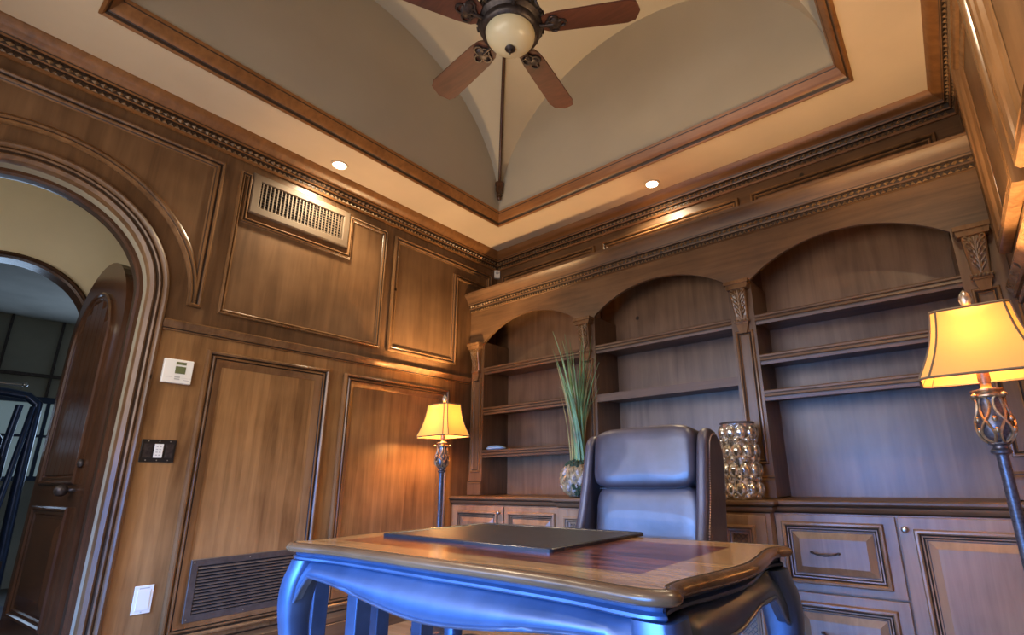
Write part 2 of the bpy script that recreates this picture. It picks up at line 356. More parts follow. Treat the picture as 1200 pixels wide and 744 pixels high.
# outer broad moulding of the same panel, on the three plain sides
# upper panel notched round the bookcase crown
poly = [(2.14, 1.855), (2.80, 1.855), (2.80, 2.62), (3.21, 2.62), (3.21, 2.787), (2.14, 2.787)]
b = MB(); b.fbox(FL, 2.14, 2.80, 1.855, 2.787, 0, .003); b.fbox(FL, 2.80, 3.21, 2.62, 2.787, 0, .003)
p = b.build('wall_panel', W_pan, wl); c = MB(); c.mould(FL, poly, P_up); c.build('panel_moulding', [W_trim, GLZ], p, smooth=35)
# lower boards + panels
b = MB(); b.fbox(FL, AY + AR + .078, 2.82, .16, 1.72, 0, .0015); b.build('lower_boarding', W_low, wl)
panel(FL, rect(1.005, 1.715, .185, 1.64), P_low, wl, W_low)
panel(FL, rect(1.825, 2.74, .185, 1.635), P_low, wl, W_low)
P_rail = [(0, 0, 0), (0, .012, 0), (.006, .020, 1), (.010, .014, 1), (.014, .016, 0), (.030, .022, 0), (.044, .034, 0), (.052, .036, 0), (.057, .030, 1), (.060, .0, 0)]
def rail(F, u0, u1, v, prof, name, mats, parent=None, kind=None):
    b = MB(); R = []
    P = len(prof)
    b.v = [tuple(pt(F, u, v + t, h)) for u in (u0, u1) for (t, h, *_) in prof]
    for j in range(P - 1): b.f.append([j, P + j, P + j + 1, j + 1]); b.m.append(prof[j][2])
    b.f.append(list(range(P))); b.m.append(0); b.f.append([P + j for j in range(P)]); b.m.append(0)
    return b.build(name, mats, parent, kind, smooth=35)
rail(FL, AY + AR + .078, 2.98, 1.713, P_rail, 'chair_rail', [W_trim, GLZ], wl)
P_base = [(0, 0, 0), (0, .024, 0), (.09, .024, 0), (.094, .019, 1), (.10, .020, 0), (.125, .022, 0), (.14, .012, 0), (.152, .010, 1), (.156, .0, 0)]
rail(FL, AY + AR + .078, 2.85, 0, P_base, 'baseboard_left', [W_y, GLZ], kind='structure')

# back wall and its strip panels above the bookcase
wb = MB().box(-.15, 3.7, 3.3, 3.4, 0, 3.1).build('wall_back', W_x, kind='structure')
for a, c_ in ((.085, 1.125), (1.205, 2.317), (2.395, 3.43)):
    panel(FB(3.3), rect(a, c_, 2.55, 2.79), P_up, wb, W_x)
# right wall
wr = MB().box(3.55, 3.7, -.65, 3.4, 0, 3.1).build('wall_right', W_pan, kind='structure')
P_wide = [(0, 0, 0), (0, .03, 0), (.008, .042, 0), (.024, .046, 0), (.04, .04, 0), (.046, .026, 1), (.052, .028, 0), (.066, .036, 0), (.078, .03, 0), (.084, .016, 1), (.09, .018, 0), (.105, .012, 0), (.115, .004, 0)]
panel(FRt, rect(2.10, 2.82, 1.84, 2.84), P_wide, wr, W_pan)
panel(FRt, rect(-.5, 2.0, 1.84, 2.84), P_wide, wr, W_pan)
rail(FRt, -.5, 2.96, 1.675, P_rail, 'chair_rail', [W_trim, GLZ], wr)
for a, c_ in ((-.45, .75), (.85, 2.0), (2.1, 2.72)): panel(FRt, rect(a, c_, .19, 1.60), P_low, wr, W_low)
rail(FRt, -.5, 2.8, 0, P_base, 'baseboard_right', [W_y, GLZ], kind='structure')
# front wall with the window behind the camera
b = MB(); b.box(-.15, WINX0, -.65, -.55, 0, 3.1); b.box(WINX1, 3.7, -.65, -.55, 0, 3.1); b.box(WINX0, WINX1, -.65, -.55, 0, WINZ0); b.box(WINX0, WINX1, -.65, -.55, WINZ1, 3.1)
b.build('wall_front', W_pan, kind='structure')
b = MB(); F0 = FR((0, -.55, 0), (1, 0, 0), (0, 0, 1), (0, 1, 0)); b.mould(F0, rect(WINX0 - .06, WINX1 + .06, WINZ0 - .06, WINZ1 + .06), [(0, 0, 0), (0, .02, 0), (.03, .03, 0), (.06, .02, 0), (.06, 0, 0)])
b.build('window_1', W_trim, kind='structure')

# ceiling with the raised vault
TX0, TX1, TY0, TY1 = .46, 3.12, .205, 2.832
IN = .068
b = MB()
b.box(-.15, TX0 + .01, -.65, 3.4, ZC, ZC + .1); b.box(TX1 - .01, 3.7, -.65, 3.4, ZC, ZC + .1)
b.box(TX0 + .01, TX1 - .01, -.65, TY0 + .01, ZC, ZC + .1); b.box(TX0 + .01, TX1 - .01, TY1 - .01, 3.4, ZC, ZC + .1)
ceil = b.build('ceiling', PAINT, kind='structure')
VX0, VX1, VY0, VY1 = TX0 + IN, TX1 - IN, TY0 + IN, TY1 - IN
cx, cy = (VX0 + VX1) / 2, (VY0 + VY1) / 2; hx, hy = (VX1 - VX0) / 2, (VY1 - VY0) / 2
VZ, VH = 3.086, 1.085
b = MB(); n = 48
S = [math.sin(PI * (i / n - .5)) for i in range(n + 1)]
idx = {}
for i, u in enumerate(S):
    for j, v in enumerate(S):
        idx[i, j] = len(b.v)
        z = VZ + VH * max(math.sqrt(max(0, 1 - u * u)), math.sqrt(max(0, 1 - v * v)))
        b.v.append((cx + u * hx, cy + v * hy, z))
for i in range(n):
    for j in range(n):
        A_, B_, C_, D_ = idx[i, j], idx[i + 1, j], idx[i + 1, j + 1], idx[i, j + 1]
        if (i + .5 - n / 2) * (j + .5 - n / 2) > 0: b.f += [[A_, B_, C_], [A_, C_, D_]]
        else: b.f += [[A_, B_, D_], [B_, C_, D_]]
        b.m += [0, 0]
b.build('groin_vault', VPAINT, ceil, smooth=12)
b = MB()
for (o_, uu, h_) in (((VX0, cy, 0), (0, 1, 0), hy), ((VX1, cy, 0), (0, 1, 0), hy), ((cx, VY0, 0), (1, 0, 0), hx), ((cx, VY1, 0), (1, 0, 0), hx)):
    F = FR(o_, uu, (0, 0, 1), (0, 0, 0))
    for a, c_ in zip(S, S[1:]):
        za, zc_ = VZ + VH * math.sqrt(max(0, 1 - a * a)), VZ + VH * math.sqrt(max(0, 1 - c_ * c_))
        b.add([pt(F, a * h_, VZ - .004, 0), pt(F, c_ * h_, VZ - .004, 0), pt(F, c_ * h_, zc_, 0), pt(F, a * h_, za, 0)], [(0, 1, 2, 3)])
b.build('lunette_wall', VPAINT, ceil)
b = MB(); b.mould(PLAN, rect(TX0, TX1, TY0, TY1), [(0, ZC + .002, 0), (0, ZC - .014, 0), (.012, ZC - .018, 0), (.02, ZC - .010, 1), (.024, ZC + .004, 1), (.03, ZC + .008, 0), (.045, ZC + .028, 0), (.058, ZC + .055, 0), (.064, ZC + .062, 1), (.067, ZC + .068, 0), (.074, ZC + .082, 0), (.066, ZC + .086, 0)])
b.build('trim_1', [W_tray, GLZ], kind='structure', smooth=35)
# groin rib with carved drop in the far corner
b = MB(); P = []
for i in range(40):
    u = math.sin(PI / 2 * (1 - i / 40)); z = VZ + VH * math.sqrt(1 - u * u)
    if z < 3.33: continue
    P.append((cx - u * hx * .985, cy + u * hy * .985, z - .012))
P = [(P[0][0] , P[0][1], 3.30)] + P + [(cx, cy, VZ + VH - .012)]
rib = b.tube(P, .013, 8).build('groin_rib', W_dark, smooth=60)
tag(rib, 'thin dark wooden rib running up the vault from the far ceiling corner', 'rib')
b = MB(); b.lathe([(.0, 3.165), (.014, 3.17), (.02, 3.185), (.017, 3.2), (.024, 3.205), (.024, 3.215), (.02, 3.22), (.028, 3.26), (.033, 3.30), (.036, 3.305), (.038, 3.325), (.02, 3.33)], (VX0 + .035, VY1 - .035, 0), 12)
for k in range(6):
    a = k * PI / 3; b.ell((VX0 + .035 + .026 * math.cos(a), VY1 - .035 + .026 * math.sin(a), 3.26), (.008, .008, .03), 6, 5)
b.build('carved_drop', W_dark, rib, smooth=50)

# crown cornice round the whole room
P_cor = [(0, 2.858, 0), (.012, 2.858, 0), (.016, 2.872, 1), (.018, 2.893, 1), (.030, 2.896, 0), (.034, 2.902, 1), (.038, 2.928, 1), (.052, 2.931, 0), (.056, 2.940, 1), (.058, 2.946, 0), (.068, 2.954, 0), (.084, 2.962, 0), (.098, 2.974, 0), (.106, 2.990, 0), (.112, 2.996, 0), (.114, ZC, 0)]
room = rect(0, 3.55, -.55, 3.3)
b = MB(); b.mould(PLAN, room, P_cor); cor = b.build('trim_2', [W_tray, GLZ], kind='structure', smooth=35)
def ornaments(F, u0, u1, rows, name, parent):
    # F: u along, v up, h out ; rows: (z centre, h, half height, pitch, kind)
    b = MB()
    for (zc_, h, hh, pitch, kd) in rows:
        n_ = int((u1 - u0) / pitch)
        for i in range(n_):
            u = u0 + (i + .5) * pitch; a = pitch * .46
            if kd == 0: b.add([pt(F, u - a, zc_ - hh, h), pt(F, u + a, zc_ - hh, h), pt(F, u, zc_ + hh, h), pt(F, u, zc_ - hh * .4, h + .009)], [(0, 1, 3), (1, 2, 3), (2, 0, 3)])
            else:
                b.add([pt(F, u - a, zc_, h + .001), pt(F, u, zc_ - hh, h - .002), pt(F, u + a, zc_ + hh * .2, h + .001), pt(F, u + a * .2, zc_ + hh, h + .005), pt(F, u, zc_, h + .014)], [(0, 1, 4), (1, 2, 4), (2, 3, 4), (3, 0, 4)])
    return b.build(name, CARV, parent, kind='stuff')
for F, a, c_ in ((FL, -.4, 3.27), (FB(3.3), .03, 3.52), (FRt, -.4, 3.27)):
    ornaments(F, a, c_, [(2.883, .017, .011, .030, 0), (2.915, .036, .012, .034, 1)], 'carved_leaf_row', cor)

# recessed lights
for (x, y, lab) in ((.217, 1.524, 'lit recessed ceiling light above the air vent by the left wall'), (1.781, 3.072, 'lit recessed ceiling light above the middle of the bookcase crown')):
    t = thing('recessed_light', lab, 'light', (x, y, ZC), 0, 'recessed ceiling lights')
    b = MB(); b.lathe([(.058, -.001), (.058, -.006), (.044, -.006), (.042, -.001)], (0, 0, 0), 28); b.build('trim_ring', PAINT, t, smooth=40)
    b = MB(); b.lathe([(0, -.004), (.042, -.004), (.042, -.0005), (0, -.0005)], (0, 0, 0), 24); b.build('lens', GLOW, t)
    s_ = spot('recessed_lamp', (x, y, ZC - .02), 60, (1, .80, .52), 2.6, .8)
spot('recessed_lamp', (3.33, 1.5, ZC - .02), 55, (1, .80, .52), 2.6, .8)
spot('recessed_lamp', (1.78, -.1, ZC - .02), 60, (1, .80, .52), 2.6, .8)

# air vent high on the left wall
t = thing('air_vent', 'brown metal air vent with crossed louvres high on the left wall', 'vent', (0, 1.42, 2.67))
F = FR((0, 0, 0), (0, 1, 0), (0, 0, 1), (1, 0, 0))
b = MB(); b.mould(F, rect(-.33, .33, -.137, .137), [(0, .0, 0), (0, .018, 0), (.006, .024, 0), (.045, .026, 0), (.05, .02, 0), (.05, .004, 0)]); b.build('vent_frame', VENTM, t, smooth=30)
MB().fbox(F, -.28, .28, -.088, .088, .003, .005).build('duct_gloom_sheet', GLOOM, t)  # solid sheet, shade inside the duct painted as near-black
sl = MB().fbox(F, -.0035, .0035, -.087, .087, .014, .019).build('vent_slat', VENTM, t); sl.location = (0, -.268, 0)
for i in range(1, 24):
    d = sl.copy(); COL.objects.link(d); d.parent = t; d.location = (0, -.268 + i * .536 / 23, 0)
sl = MB().fbox(F, -.279, .279, -.002, .002, .007, .011).build('cross_slat', VENTM, t); sl.location = (0, 0, -.075)
for i in range(1, 9):
    d = sl.copy(); COL.objects.link(d); d.parent = t; d.location = (0, 0, -.075 + i * .15 / 8)
# return grille low on the left wall
t = thing('return_air_grille', 'dark brown louvred return air grille low on the left wall behind the desk', 'vent', (0.004, 1.375, .40))
b = MB(); b.mould(F, rect(-.28, .28, -.148, .148), [(0, 0, 0), (0, .008, 0), (.003, .011, 0), (.032, .011, 0), (.036, .006, 0), (.036, .002, 0)]); b.build('grille_frame', BROWNM, t, smooth=30)
MB().fbox(F, -.25, .25, -.115, .115, .0005, .0015).build('duct_gloom_sheet', GLOOM, t)  # flat dark sheet in place of the shaded duct behind the louvres
b = MB(); b.add([(.002, -.245, -.002), (.002, .245, -.002), (.012, .245, -.011), (.012, -.245, -.011), (.004, -.245, .0), (.004, .245, .0), (.014, .245, -.009), (.014, -.245, -.009)], [(0, 1, 2, 3), (4, 5, 6, 7), (0, 1, 5, 4), (2, 3, 7, 6)])
sl = b.build('louvre', BROWNM, t); sl.location = (0, 0, .108)
for i in range(1, 14):
    d = sl.copy(); COL.objects.link(d); d.parent = t; d.location = (0, 0, .108 - i * .0158)
b = MB()
for u, v in ((-.265, -.132), (.265, -.132), (-.265, .132), (.265, .132), (0, .132), (0, -.132)): b.ell((.0115, u, v), (.002, .004, .004), 6, 4)
b.build('screws', CHROME, t, kind='stuff')
# thermostat, control plate, outlet plate, sensor
t = thing('thermostat', 'white wall thermostat with small grey display beside the arch', 'thermostat', (0.002, .882, 1.497))
bb = MB().fbox(F, -.066, .066, -.063, .063, 0, .026).build('body', WHITE, t); mo = bb.modifiers.new('b', 'BEVEL'); mo.width = .004; mo.segments = 2
MB().fbox(F, -.014, .032, -.012, .026, .026, .0275).build('display', LCD, t)
MB().fbox(F, -.014, .032, .036, .05, .026, .0275).build('display', LCD, t)
b = MB(); b.fbox(F, -.012, .012, -.034, -.027, .026, .0275); b.fbox(F, -.012, .012, -.044, -.038, .026, .0275); b.fbox(F, .03, .055, -.046, -.043, .026, .0268); b.fbox(F, -.06, -.02, -.034, -.033, .026, .0265); b.fbox(F, .02, .062, -.034, -.033, .026, .0265); b.build('buttons', GREYP, t)
t = thing('control_plate', 'black three-gang wall plate with a white keypad in the middle', 'switch', (0.002, .866, 1.087))
bb = MB().fbox(F, -.073, .073, -.056, .056, 0, .007).build('plate', BLACK, t); mo = bb.modifiers.new('b', 'BEVEL'); mo.width = .002; mo.segments = 2
MB().fbox(F, -.018, .018, -.034, .034, .007, .012).build('keypad', WHITE, t)
for u in (-.046, .046): MB().fbox(F, u - .017, u + .017, -.034, .034, .007, .010).build('insert', DARKM, t)
b = MB()
for k in range(4):
    for q in (-.007, .006): b.fbox(F, q - .004, q + .004, -.024 + k * .014, -.019 + k * .014, .012, .0128)
b.build('keys', GREYP, t, kind='stuff')
b = MB()
for u in (-.046, 0, .046):
    for v in (-.047, .047): b.ell((.0075, u, v), (.0015, .003, .003), 6, 4)
b.build('screws', CHROME, t, kind='stuff')
t = thing('wall_plate', 'white blank wall plate low on the wall beside the arch', 'outlet', (0.002, .917, .394))
bb = MB().fbox(F, -.038, .038, -.062, .062, 0, .006).build('plate', WHITE, t); mo = bb.modifiers.new('b', 'BEVEL'); mo.width = .002; mo.segments = 2
MB().fbox(F, -.025, .025, -.046, .043, .006, .009).build('cover', WHITE, t)
MB().fbox(F, -.02, .02, .048, .052, .006, .007).build('slot', GREYP, t)
MB().fbox(F, -.003, .003, -.056, -.052, .006, .0075).build('screw', GREYP, t)
t = thing('motion_sensor', 'small white motion sensor box in the corner under the cornice', 'sensor', (.03, 3.27, 2.818), math.radians(45))
bb = MB().box(-.028, .028, -.012, .03, -.04, .04).build('body', WHITE, t); mo = bb.modifiers.new('b', 'BEVEL'); mo.width = .006; mo.segments = 3
b = MB(); b.ell((0, -.012, .01), (.016, .006, .014), 12, 6); b.build('lens', GREYP, t, smooth=60)
t = thing('baseboard_outlet', 'white outlet plate on the baseboard under the desk', 'outlet', (0.026, 2.07, .215))
MB().fbox(F, -.06, .06, -.03, .03, 0, .006).build('plate', WHITE, t)
MB().fbox(F, -.03, .03, -.015, .015, .006, .02).build('plug', plain('pale_blue_plug', (.5, .62, .85), .4), t)

# =============== hallway and gym beyond the arch ===============
HX = -1.2
b = MB(); b.box(-4.2, -.15, -2.2, 3.4, -.1, 0); b.build('floor_hallway', GYMF, kind='structure')
AY2, AZ2, AR2 = .28, 1.88, .40
FH = FR((HX, 0, 0), (0, 1, 0), (0, 0, 1), (1, 0, 0))
b = MB(); b.box(HX - .12, HX, AY2 + AR2, 2.2, 0, 3.0); b.box(HX - .12, HX, -2.2, AY2 - AR2, 0, 3.0)
b.strip(FH, [AY2 + AR2 * math.cos(PI * i / 28) for i in range(28, -1, -1)], lambda u: AZ2 + math.sqrt(max(0, AR2 ** 2 - (u - AY2) ** 2)), lambda u: 3.0, -.12, 0)
b.build('wall_hallway', CREAM, kind='structure')
def ap2(r, n=28): return [(AY2 + r, 0)] + [(AY2 + r * math.cos(PI * i / n), AZ2 + r * math.sin(PI * i / n)) for i in range(n + 1)] + [(AY2 - r, 0)]
b = MB(); b.mould(FH, ap2(AR2 + .035), [(0, 0, 0), (0, .02, 0), (.012, .028, 0), (.02, .018, 1), (.026, .02, 0), (.04, .012, 0), (.045, -.1, 0)], closed=False); b.build('trim_3', [W_dark, GLZ], kind='structure', smooth=35)
b = MB(); b.box(HX, -.15, -2.3, -2.2, 0, 3); b.box(HX, -.15, 2.2, 2.3, 0, 3); b.build('wall_hallway_end', CREAM, kind='structure')
MB().box(HX, -.15, -2.3, 2.3, 3.0, 3.1).build('ceiling_hallway', CREAM, kind='structure')
b = MB(); b.box(-4.2, -4.1, -2.2, 3.4, 0, 1.0); b.box(-4.2, -4.1, -2.2, 3.4, 1.78, 2.6); b.box(-4.2, -4.1, -2.2, -.2, 1.0, 1.78); b.box(-4.2, -4.1, 1.9, 3.4, 1.0, 1.78)
b.box(-4.2, HX - .12, -2.3, -2.2, 0, 2.6); b.box(-4.2, HX - .12, 3.4, 3.5, 0, 2.6)
b.build('wall_gym', GYMW, kind='structure')
MB().box(-4.2, HX - .12, -2.3, 3.5, 2.6, 2.7).build('ceiling_gym', GYMC, kind='structure')
b = MB(); b.box(-4.16, -4.14, -.2, 1.9, 1.0, 1.78); wn = b.build('window_2', SKYG, kind='structure')
b = MB(); b.box(-4.12, -4.08, -.2, 1.9, 1.74, 1.80); b.box(-4.12, -4.08, -.2, 1.9, .98, 1.02); b.box(-4.12, -4.09, -.2, 1.9, 1.40, 1.425)
for y in (-.2, .35, .98, 1.6): b.box(-4.13, -4.10, y - .015, y + .015, 1.0, 1.78)
b.build('window_frame', STEEL, wn)
b = MB(); b.box(-4.09, -4.05, -2.2, 3.4, 2.0, 2.03); b.box(-4.09, -4.06, .55, .57, 1.8, 2.6); b.box(-4.09, -4.06, .93, .95, 1.8, 2.6); b.build('trim_4', DARKM, kind='structure')
# open arched door leaf in the hallway
d1 = thing('door_leaf', 'open arched dark wooden door with grooved boards in the hallway', 'door', (-.17, .672, 0), math.radians(183.5))
DW, DR, DS = .90, .45, 1.745
FD = FR((0, 0, 0), (1, 0, 0), (0, 0, 1), (0, 1, 0))     # local: u along leaf, h>0 toward the camera side (rotated 180)
def dpath(x0, x1, z0, zs, n=20):
    c_ = (x0 + x1) / 2; r_ = (x1 - x0) / 2
    return [(x0, z0), (x1, z0)] + [(c_ + r_ * math.cos(PI * i / n), zs + r_ * math.sin(PI * i / n)) for i in range(n + 1)]
b = MB(); b.prism(FD, dpath(0, DW, .01, DS), -.022, .022); slab = b.build('slab', W_dark, d1)
P_dl = [(0, .022, 0), (0, .034, 0), (.008, .042, 0), (.018, .040, 0), (.024, .030, 1), (.03, .032, 0), (.04, .030, 0), (.046, .0225, 0)]
b = MB(); b.mould(FD, dpath(.14, .76, .93, 1.70), P_dl); b.build('upper_moulding', [W_dark, GLZ], d1, smooth=35)
b = MB(); b.mould(FD, rect(.14, .76, .26, .82), P_dl); b.build('lower_moulding', [W_dark, GLZ], d1, smooth=35)
pl = None
for k in range(6):
    u0 = .19 + k * .0867; u1 = u0 + .081; c_ = .45; r_ = .26
    zt = 1.70 + math.sqrt(max(.01, r_ ** 2 - (max(abs(u0 - c_), abs(u1 - c_))) ** 2))
    MB().fbox(FD, u0, u1, .98, zt, .021, .030).build('board', W_dark, d1)
b = MB(); b.fbox(FD, .20, .70, .32, .76, .021, .026); b.add([pt(FD, *p_) for p_ in ((.20, .32, .026), (.70, .32, .026), (.70, .76, .026), (.20, .76, .026), (.26, .38, .036), (.64, .38, .036), (.64, .70, .036), (.26, .70, .036))], [(0, 1, 5, 4), (1, 2, 6, 5), (2, 3, 7, 6), (3, 0, 4, 7), (4, 5, 6, 7)])
b.build('raised_panel', W_dark, d1)
b = MB(); b.ell((.16 + .0, .07, .90), (.028, .028, .028), 14, 10); b.tube([(.16, .02, .90), (.16, .07, .90)], .011, 10); b.lathe([(.0, 0), (.03, 0), (.03, .008), (0, .008)], (.16, .024, .90), 12)
b.build('knob', DARKM, d1, smooth=50)
b = MB(); b.ell((.12, .03, 1.03), (.022, .014, .022), 12, 8); b.build('deadbolt', DARKM, d1, smooth=50)
# gym machine
t = thing('gym_machine', 'dark blue steel gym machine with padded arm beyond the hallway arch', 'gym machine', (-2.3, .55, 0))
b = MB()
b.tube([(0, -.9, 1.63), (0, -.05, 1.60), (0, .06, 1.585), (0, .125, 1.53), (0, .125, 1.45), (0, .13, .9), (0, .15, .08)], .032, 8); b.build('frame', STEEL, t, smooth=50)
b = MB(); b.tube([(.12, .02, 1.50), (.12, .0, 1.2), (.12, .01, .1)], .022, 8); b.build('upright', STEEL, t, smooth=50)
b = MB(); b.tube([(.05, .10, 1.50), (.22, .03, .75), (.3, .02, .08)], .018, 8); b.build('cable_post', STEEL, t, smooth=50)
b = MB(); b.tube([(0, -.9, 1.665), (0, .03, 1.665)], .012, 8); b.ell((0, .03, 1.668), (.02, .02, .02), 8, 6); b.build('pull_bar', CHROME, t, smooth=50)
b = MB(); b.tube([(.1, -.25, 1.30), (.1, -.08, 1.32), (.1, -.04, 1.25), (.1, -.05, 1.05)], .025, 8); b.build('arm', STEEL, t, smooth=50)
b = MB(); b.ell((.12, -.10, 1.02), (.06, .10, .15), 14, 8, e=.4); b.build('pad', BLACK, t, smooth=60)
b = MB(); b.box(-.3, .3, -.9, .25, 0.005, .07); b.build('base_frame', STEEL, t)
b = MB(); b.box(-.1, .1, .0, .14, .12, .42); b.build('weight_stack', DARKM, t)

# =============== built-in bookcase ===============
YF = 2.98
bc = thing('bookcase', 'tall built-in walnut bookcase with three arched bays across the back wall', 'bookcase', (1.775, 3.14, 0.805))
def loc_build(b, name, mats, parent, **k):
    # mesh given in world coordinates, stored relative to its parent's origin
    o = b.build(name, mats, parent, **k); o.matrix_parent_inverse = Matrix.Translation(-WLOC[parent.name]) if parent.name in WLOC else Matrix(); return o
WLOC = {bc.name: Vector((1.775, 3.14, 0.805))}
PIL = [(.03, .175), (1.15, 1.295), (2.272, 2.41), (3.372, 3.548)]
ZS, ZT = 2.062, 2.37
bays = [(.175, 1.15), (1.295, 2.272), (2.41, 3.372)]
b = MB(); F = FB(YF)
for (a, c_) in bays:
    hw = (c_ - a) / 2; cc = (a + c_) / 2; rise = .17; Rr = (hw * hw + rise * rise) / (2 * rise)
    b.strip(F, linsp(a, c_, 30), lambda u: ZS + math.sqrt(Rr * Rr - (u - cc) ** 2) - (Rr - rise), lambda u: ZT, -.022, 0)
for (a, c_) in PIL: b.fbox(F, a - (0.03 if a < .1 else 0), c_ + (.02 if a > 3 else 0), ZS, ZT, -.022, 0)
loc_build(b, 'arched_fascia', W_x, bc)
b = MB()
for a, c_ in bays: b.box(a - .01, c_ + .01, 3.285, 3.298, .80, 2.5)
loc_build(b, 'back_panel', W_grey, bc)
loc_build(MB().box(.0, 3.545, YF, 3.298, 2.40, 2.42), 'top_board', W_x, bc)
PP = [(0, 0, 0), (0, .006, 0), (.004, .012, 0), (.010, .013, 0), (.014, .006, 1), (.018, .004, 1), (.022, .008, 0), (.027, .003, 0)]
def carve(F, c_, w, zt, zb, b):
    # leaf scrolls laid on the sloping corbel face
    H = zt - zb
    dep = lambda z: .022 + .030 * max(0, min(1, (z - 1.83) / .14))
    P = lambda u, z, h: pt(F, c_ + u, z, dep(z) + h)
    for i in range(5):
        z = zt - .018 - H * .17 * i; ww = w * (.36 - .035 * i)
        for s_ in (-1, 1):
            pts = [P(s_ * .002, z - .030, .002), P(s_ * ww * .45, z - .012, .009), P(s_ * ww * .85, z + .002, .007), P(s_ * ww, z + .012, .005), P(s_ * ww * .80, z + .020, .006), P(s_ * ww * .62, z + .012, .006)]
            b.tube(crm([tuple(q_) for q_ in pts], 3), [.0034] * 16, 5)
            b.tube([P(s_ * .002, z - .02, .003), P(s_ * ww * .3, z + .004, .009), P(s_ * ww * .34, z + .016, .004)], [.003, .0042, .002], 5)
    b.tube([P(0, zt - .004, .004), P(0, (zt + zb) / 2, .008), P(0, zb, .004)], .0042, 6)
for k, (a, c_) in enumerate(PIL):
    b = MB(); b.box(a, c_, YF, 3.29, .81, ZS if True else 0)
    b.box(a - .004, c_ + .004, YF - .012, YF + .01, .81, .892)
    F = FB(YF)
    b.mould(F, [(a - .004, .892), (c_ + .004, .892)], [(0, .0, 0), (0, .014, 0), (.010, .016, 0), (.018, .008, 1), (.024, .009, 0), (.034, .0, 0)], closed=False)
    pil = loc_build(b, 'pilaster', [W_wall, GLZ], bc)
    mid = (a + c_) / 2 if k < 3 else 3.448; pw = .052
    def sub(bm_, nm, mt, **kk):
        o = bm_.build(nm, mt, pil, **kk); o.matrix_parent_inverse = Matrix(); return o
    b = MB(); b.mould(F, rect(mid - pw, mid + pw, .985, 1.752), PP); sub(b, 'panel_moulding', [W_trim, GLZ], smooth=35)
    # corbel
    hw = .058; b = MB()
    b.prism(F, [(mid - hw, 2.0), (mid + hw, 2.0), (mid + hw + .006, 2.022), (mid + hw + .006, 2.052), (mid - hw - .006, 2.052), (mid - hw - .006, 2.022)], 0, .062)
    b.fbox(F, mid - hw - .012, mid + hw + .012, 2.03, 2.052, 0, .07)
    R = []
    for z, wv, d in ((2.0, .046, .050), (1.97, .045, .052), (1.93, .042, .044), (1.88, .038, .032), (1.84, .035, .024), (1.81, .034, .022)):
        R.append([pt(F, mid - wv, z, 0), pt(F, mid - wv, z, d - .004), pt(F, mid - wv + .006, z, d), pt(F, mid + wv - .006, z, d), pt(F, mid + wv, z, d - .004), pt(F, mid + wv, z, 0)])
    b.rings(R)
    b.fbox(F, mid - .043, mid + .043, 1.80, 1.815, 0, .034); b.fbox(F, mid - .037, mid + .037, 1.79, 1.80, 0, .028)
    b.prism(F, [(mid - .034, 1.79), (mid + .034, 1.79), (mid + .02, 1.735), (mid - .02, 1.735)], 0, .022)
    cb = sub(b, 'corbel', W_trim)
    b = MB(); carve(F, mid, .11, 1.995, 1.82, b)
    for q in range(6): b.ell(tuple(pt(F, mid - .036 + q * .0144, 1.808, .034)), (.007, .006, .007), 8, 5)
    cv = b.build('carved_leaf', CARV, pil, smooth=60); cv.matrix_parent_inverse = Matrix()
# crown of the bookcase
b = MB(); prof = [(2.352, 0, 0), (2.356, .010, 1), (2.378, .012, 1), (2.382, .020, 0), (2.390, .022, 1), (2.414, .026, 1), (2.418, .036, 0), (2.425, .040, 1), (2.430, .042, 0), (2.445, .048, 0), (2.470, .062, 0), (2.490, .080, 0), (2.496, .088, 0), (2.512, .090, 0), (2.514, .0, 0)]
P = len(prof); F = FB(YF)
b.v = [tuple(pt(F, u, z, h)) for u in (0.0, 3.545) for z, h, _ in prof]
for j in range(P - 1): b.f.append([j, P + j, P + j + 1, j + 1]); b.m.append(prof[j][2])
for o_ in (0, P): b.f.append([o_ + j for j in range(P)]); b.m.append(0)
b.box(0, 3.545, YF, 3.29, 2.50, 2.514)
cr = loc_build(b, 'crown', [W_x, GLZ], bc, smooth=35)
o = ornaments(F, 0.01, 3.53, [(2.368, .013, .010, .026, 0), (2.402, .025, .011, .032, 1)], 'carved_leaf_row', cr); o.matrix_parent_inverse = Matrix()
def shelf(a, c_, zt, plain_=False):
    b = MB(); b.box(a, c_, YF + .03, 3.285, zt - .028, zt)
    pr = [(zt, .0, 0), (zt, .032, 0), (zt - .006, .040, 0), (zt - .016, .040, 0), (zt - .020, .033, 1), (zt - .024, .033, 0), (zt - .036, .036, 0), (zt - .040, .030, 1), (zt - .046, .030, 0), (zt - .060, .027, 0), (zt - .060, 0, 0)]
    if plain_: pr = [(zt, 0, 0), (zt, .034, 0), (zt - .052, .034, 0), (zt - .052, 0, 0)]
    F = FB(YF + .036); P = len(pr); o_ = len(b.v)
    b.v += [tuple(pt(F, u, z, h)) for u in (a, c_) for z, h, _ in pr]
    for j in range(P - 1): b.f.append([o_ + j, o_ + P + j, o_ + P + j + 1, o_ + j + 1]); b.m.append(pr[j][2])
    loc_build(b, 'shelf', [W_x, GLZ], bc, smooth=35)
for z in (1.838, 1.499, 1.156): shelf(.175, 1.15, z)
shelf(1.295, 2.272, 1.842); shelf(1.295, 2.272, 1.486, True)
for z in (1.837, 1.597, 1.390): shelf(2.41, 3.372, z)
# folded cloth on the lowest left shelf
b = MB(); b.ell((0, 0, .012), (.085, .05, .012), 20, 8, e=.6); b.ell((-.01, .0, .026), (.07, .042, .008), 20, 6, e=.7)
o = b.build('folded_cloth', TEAL, smooth=60, loc=(.285, 3.03, 1.156)); tag(o, 'small pale blue folded cloth lying on the lowest shelf of the left bay', 'cloth')

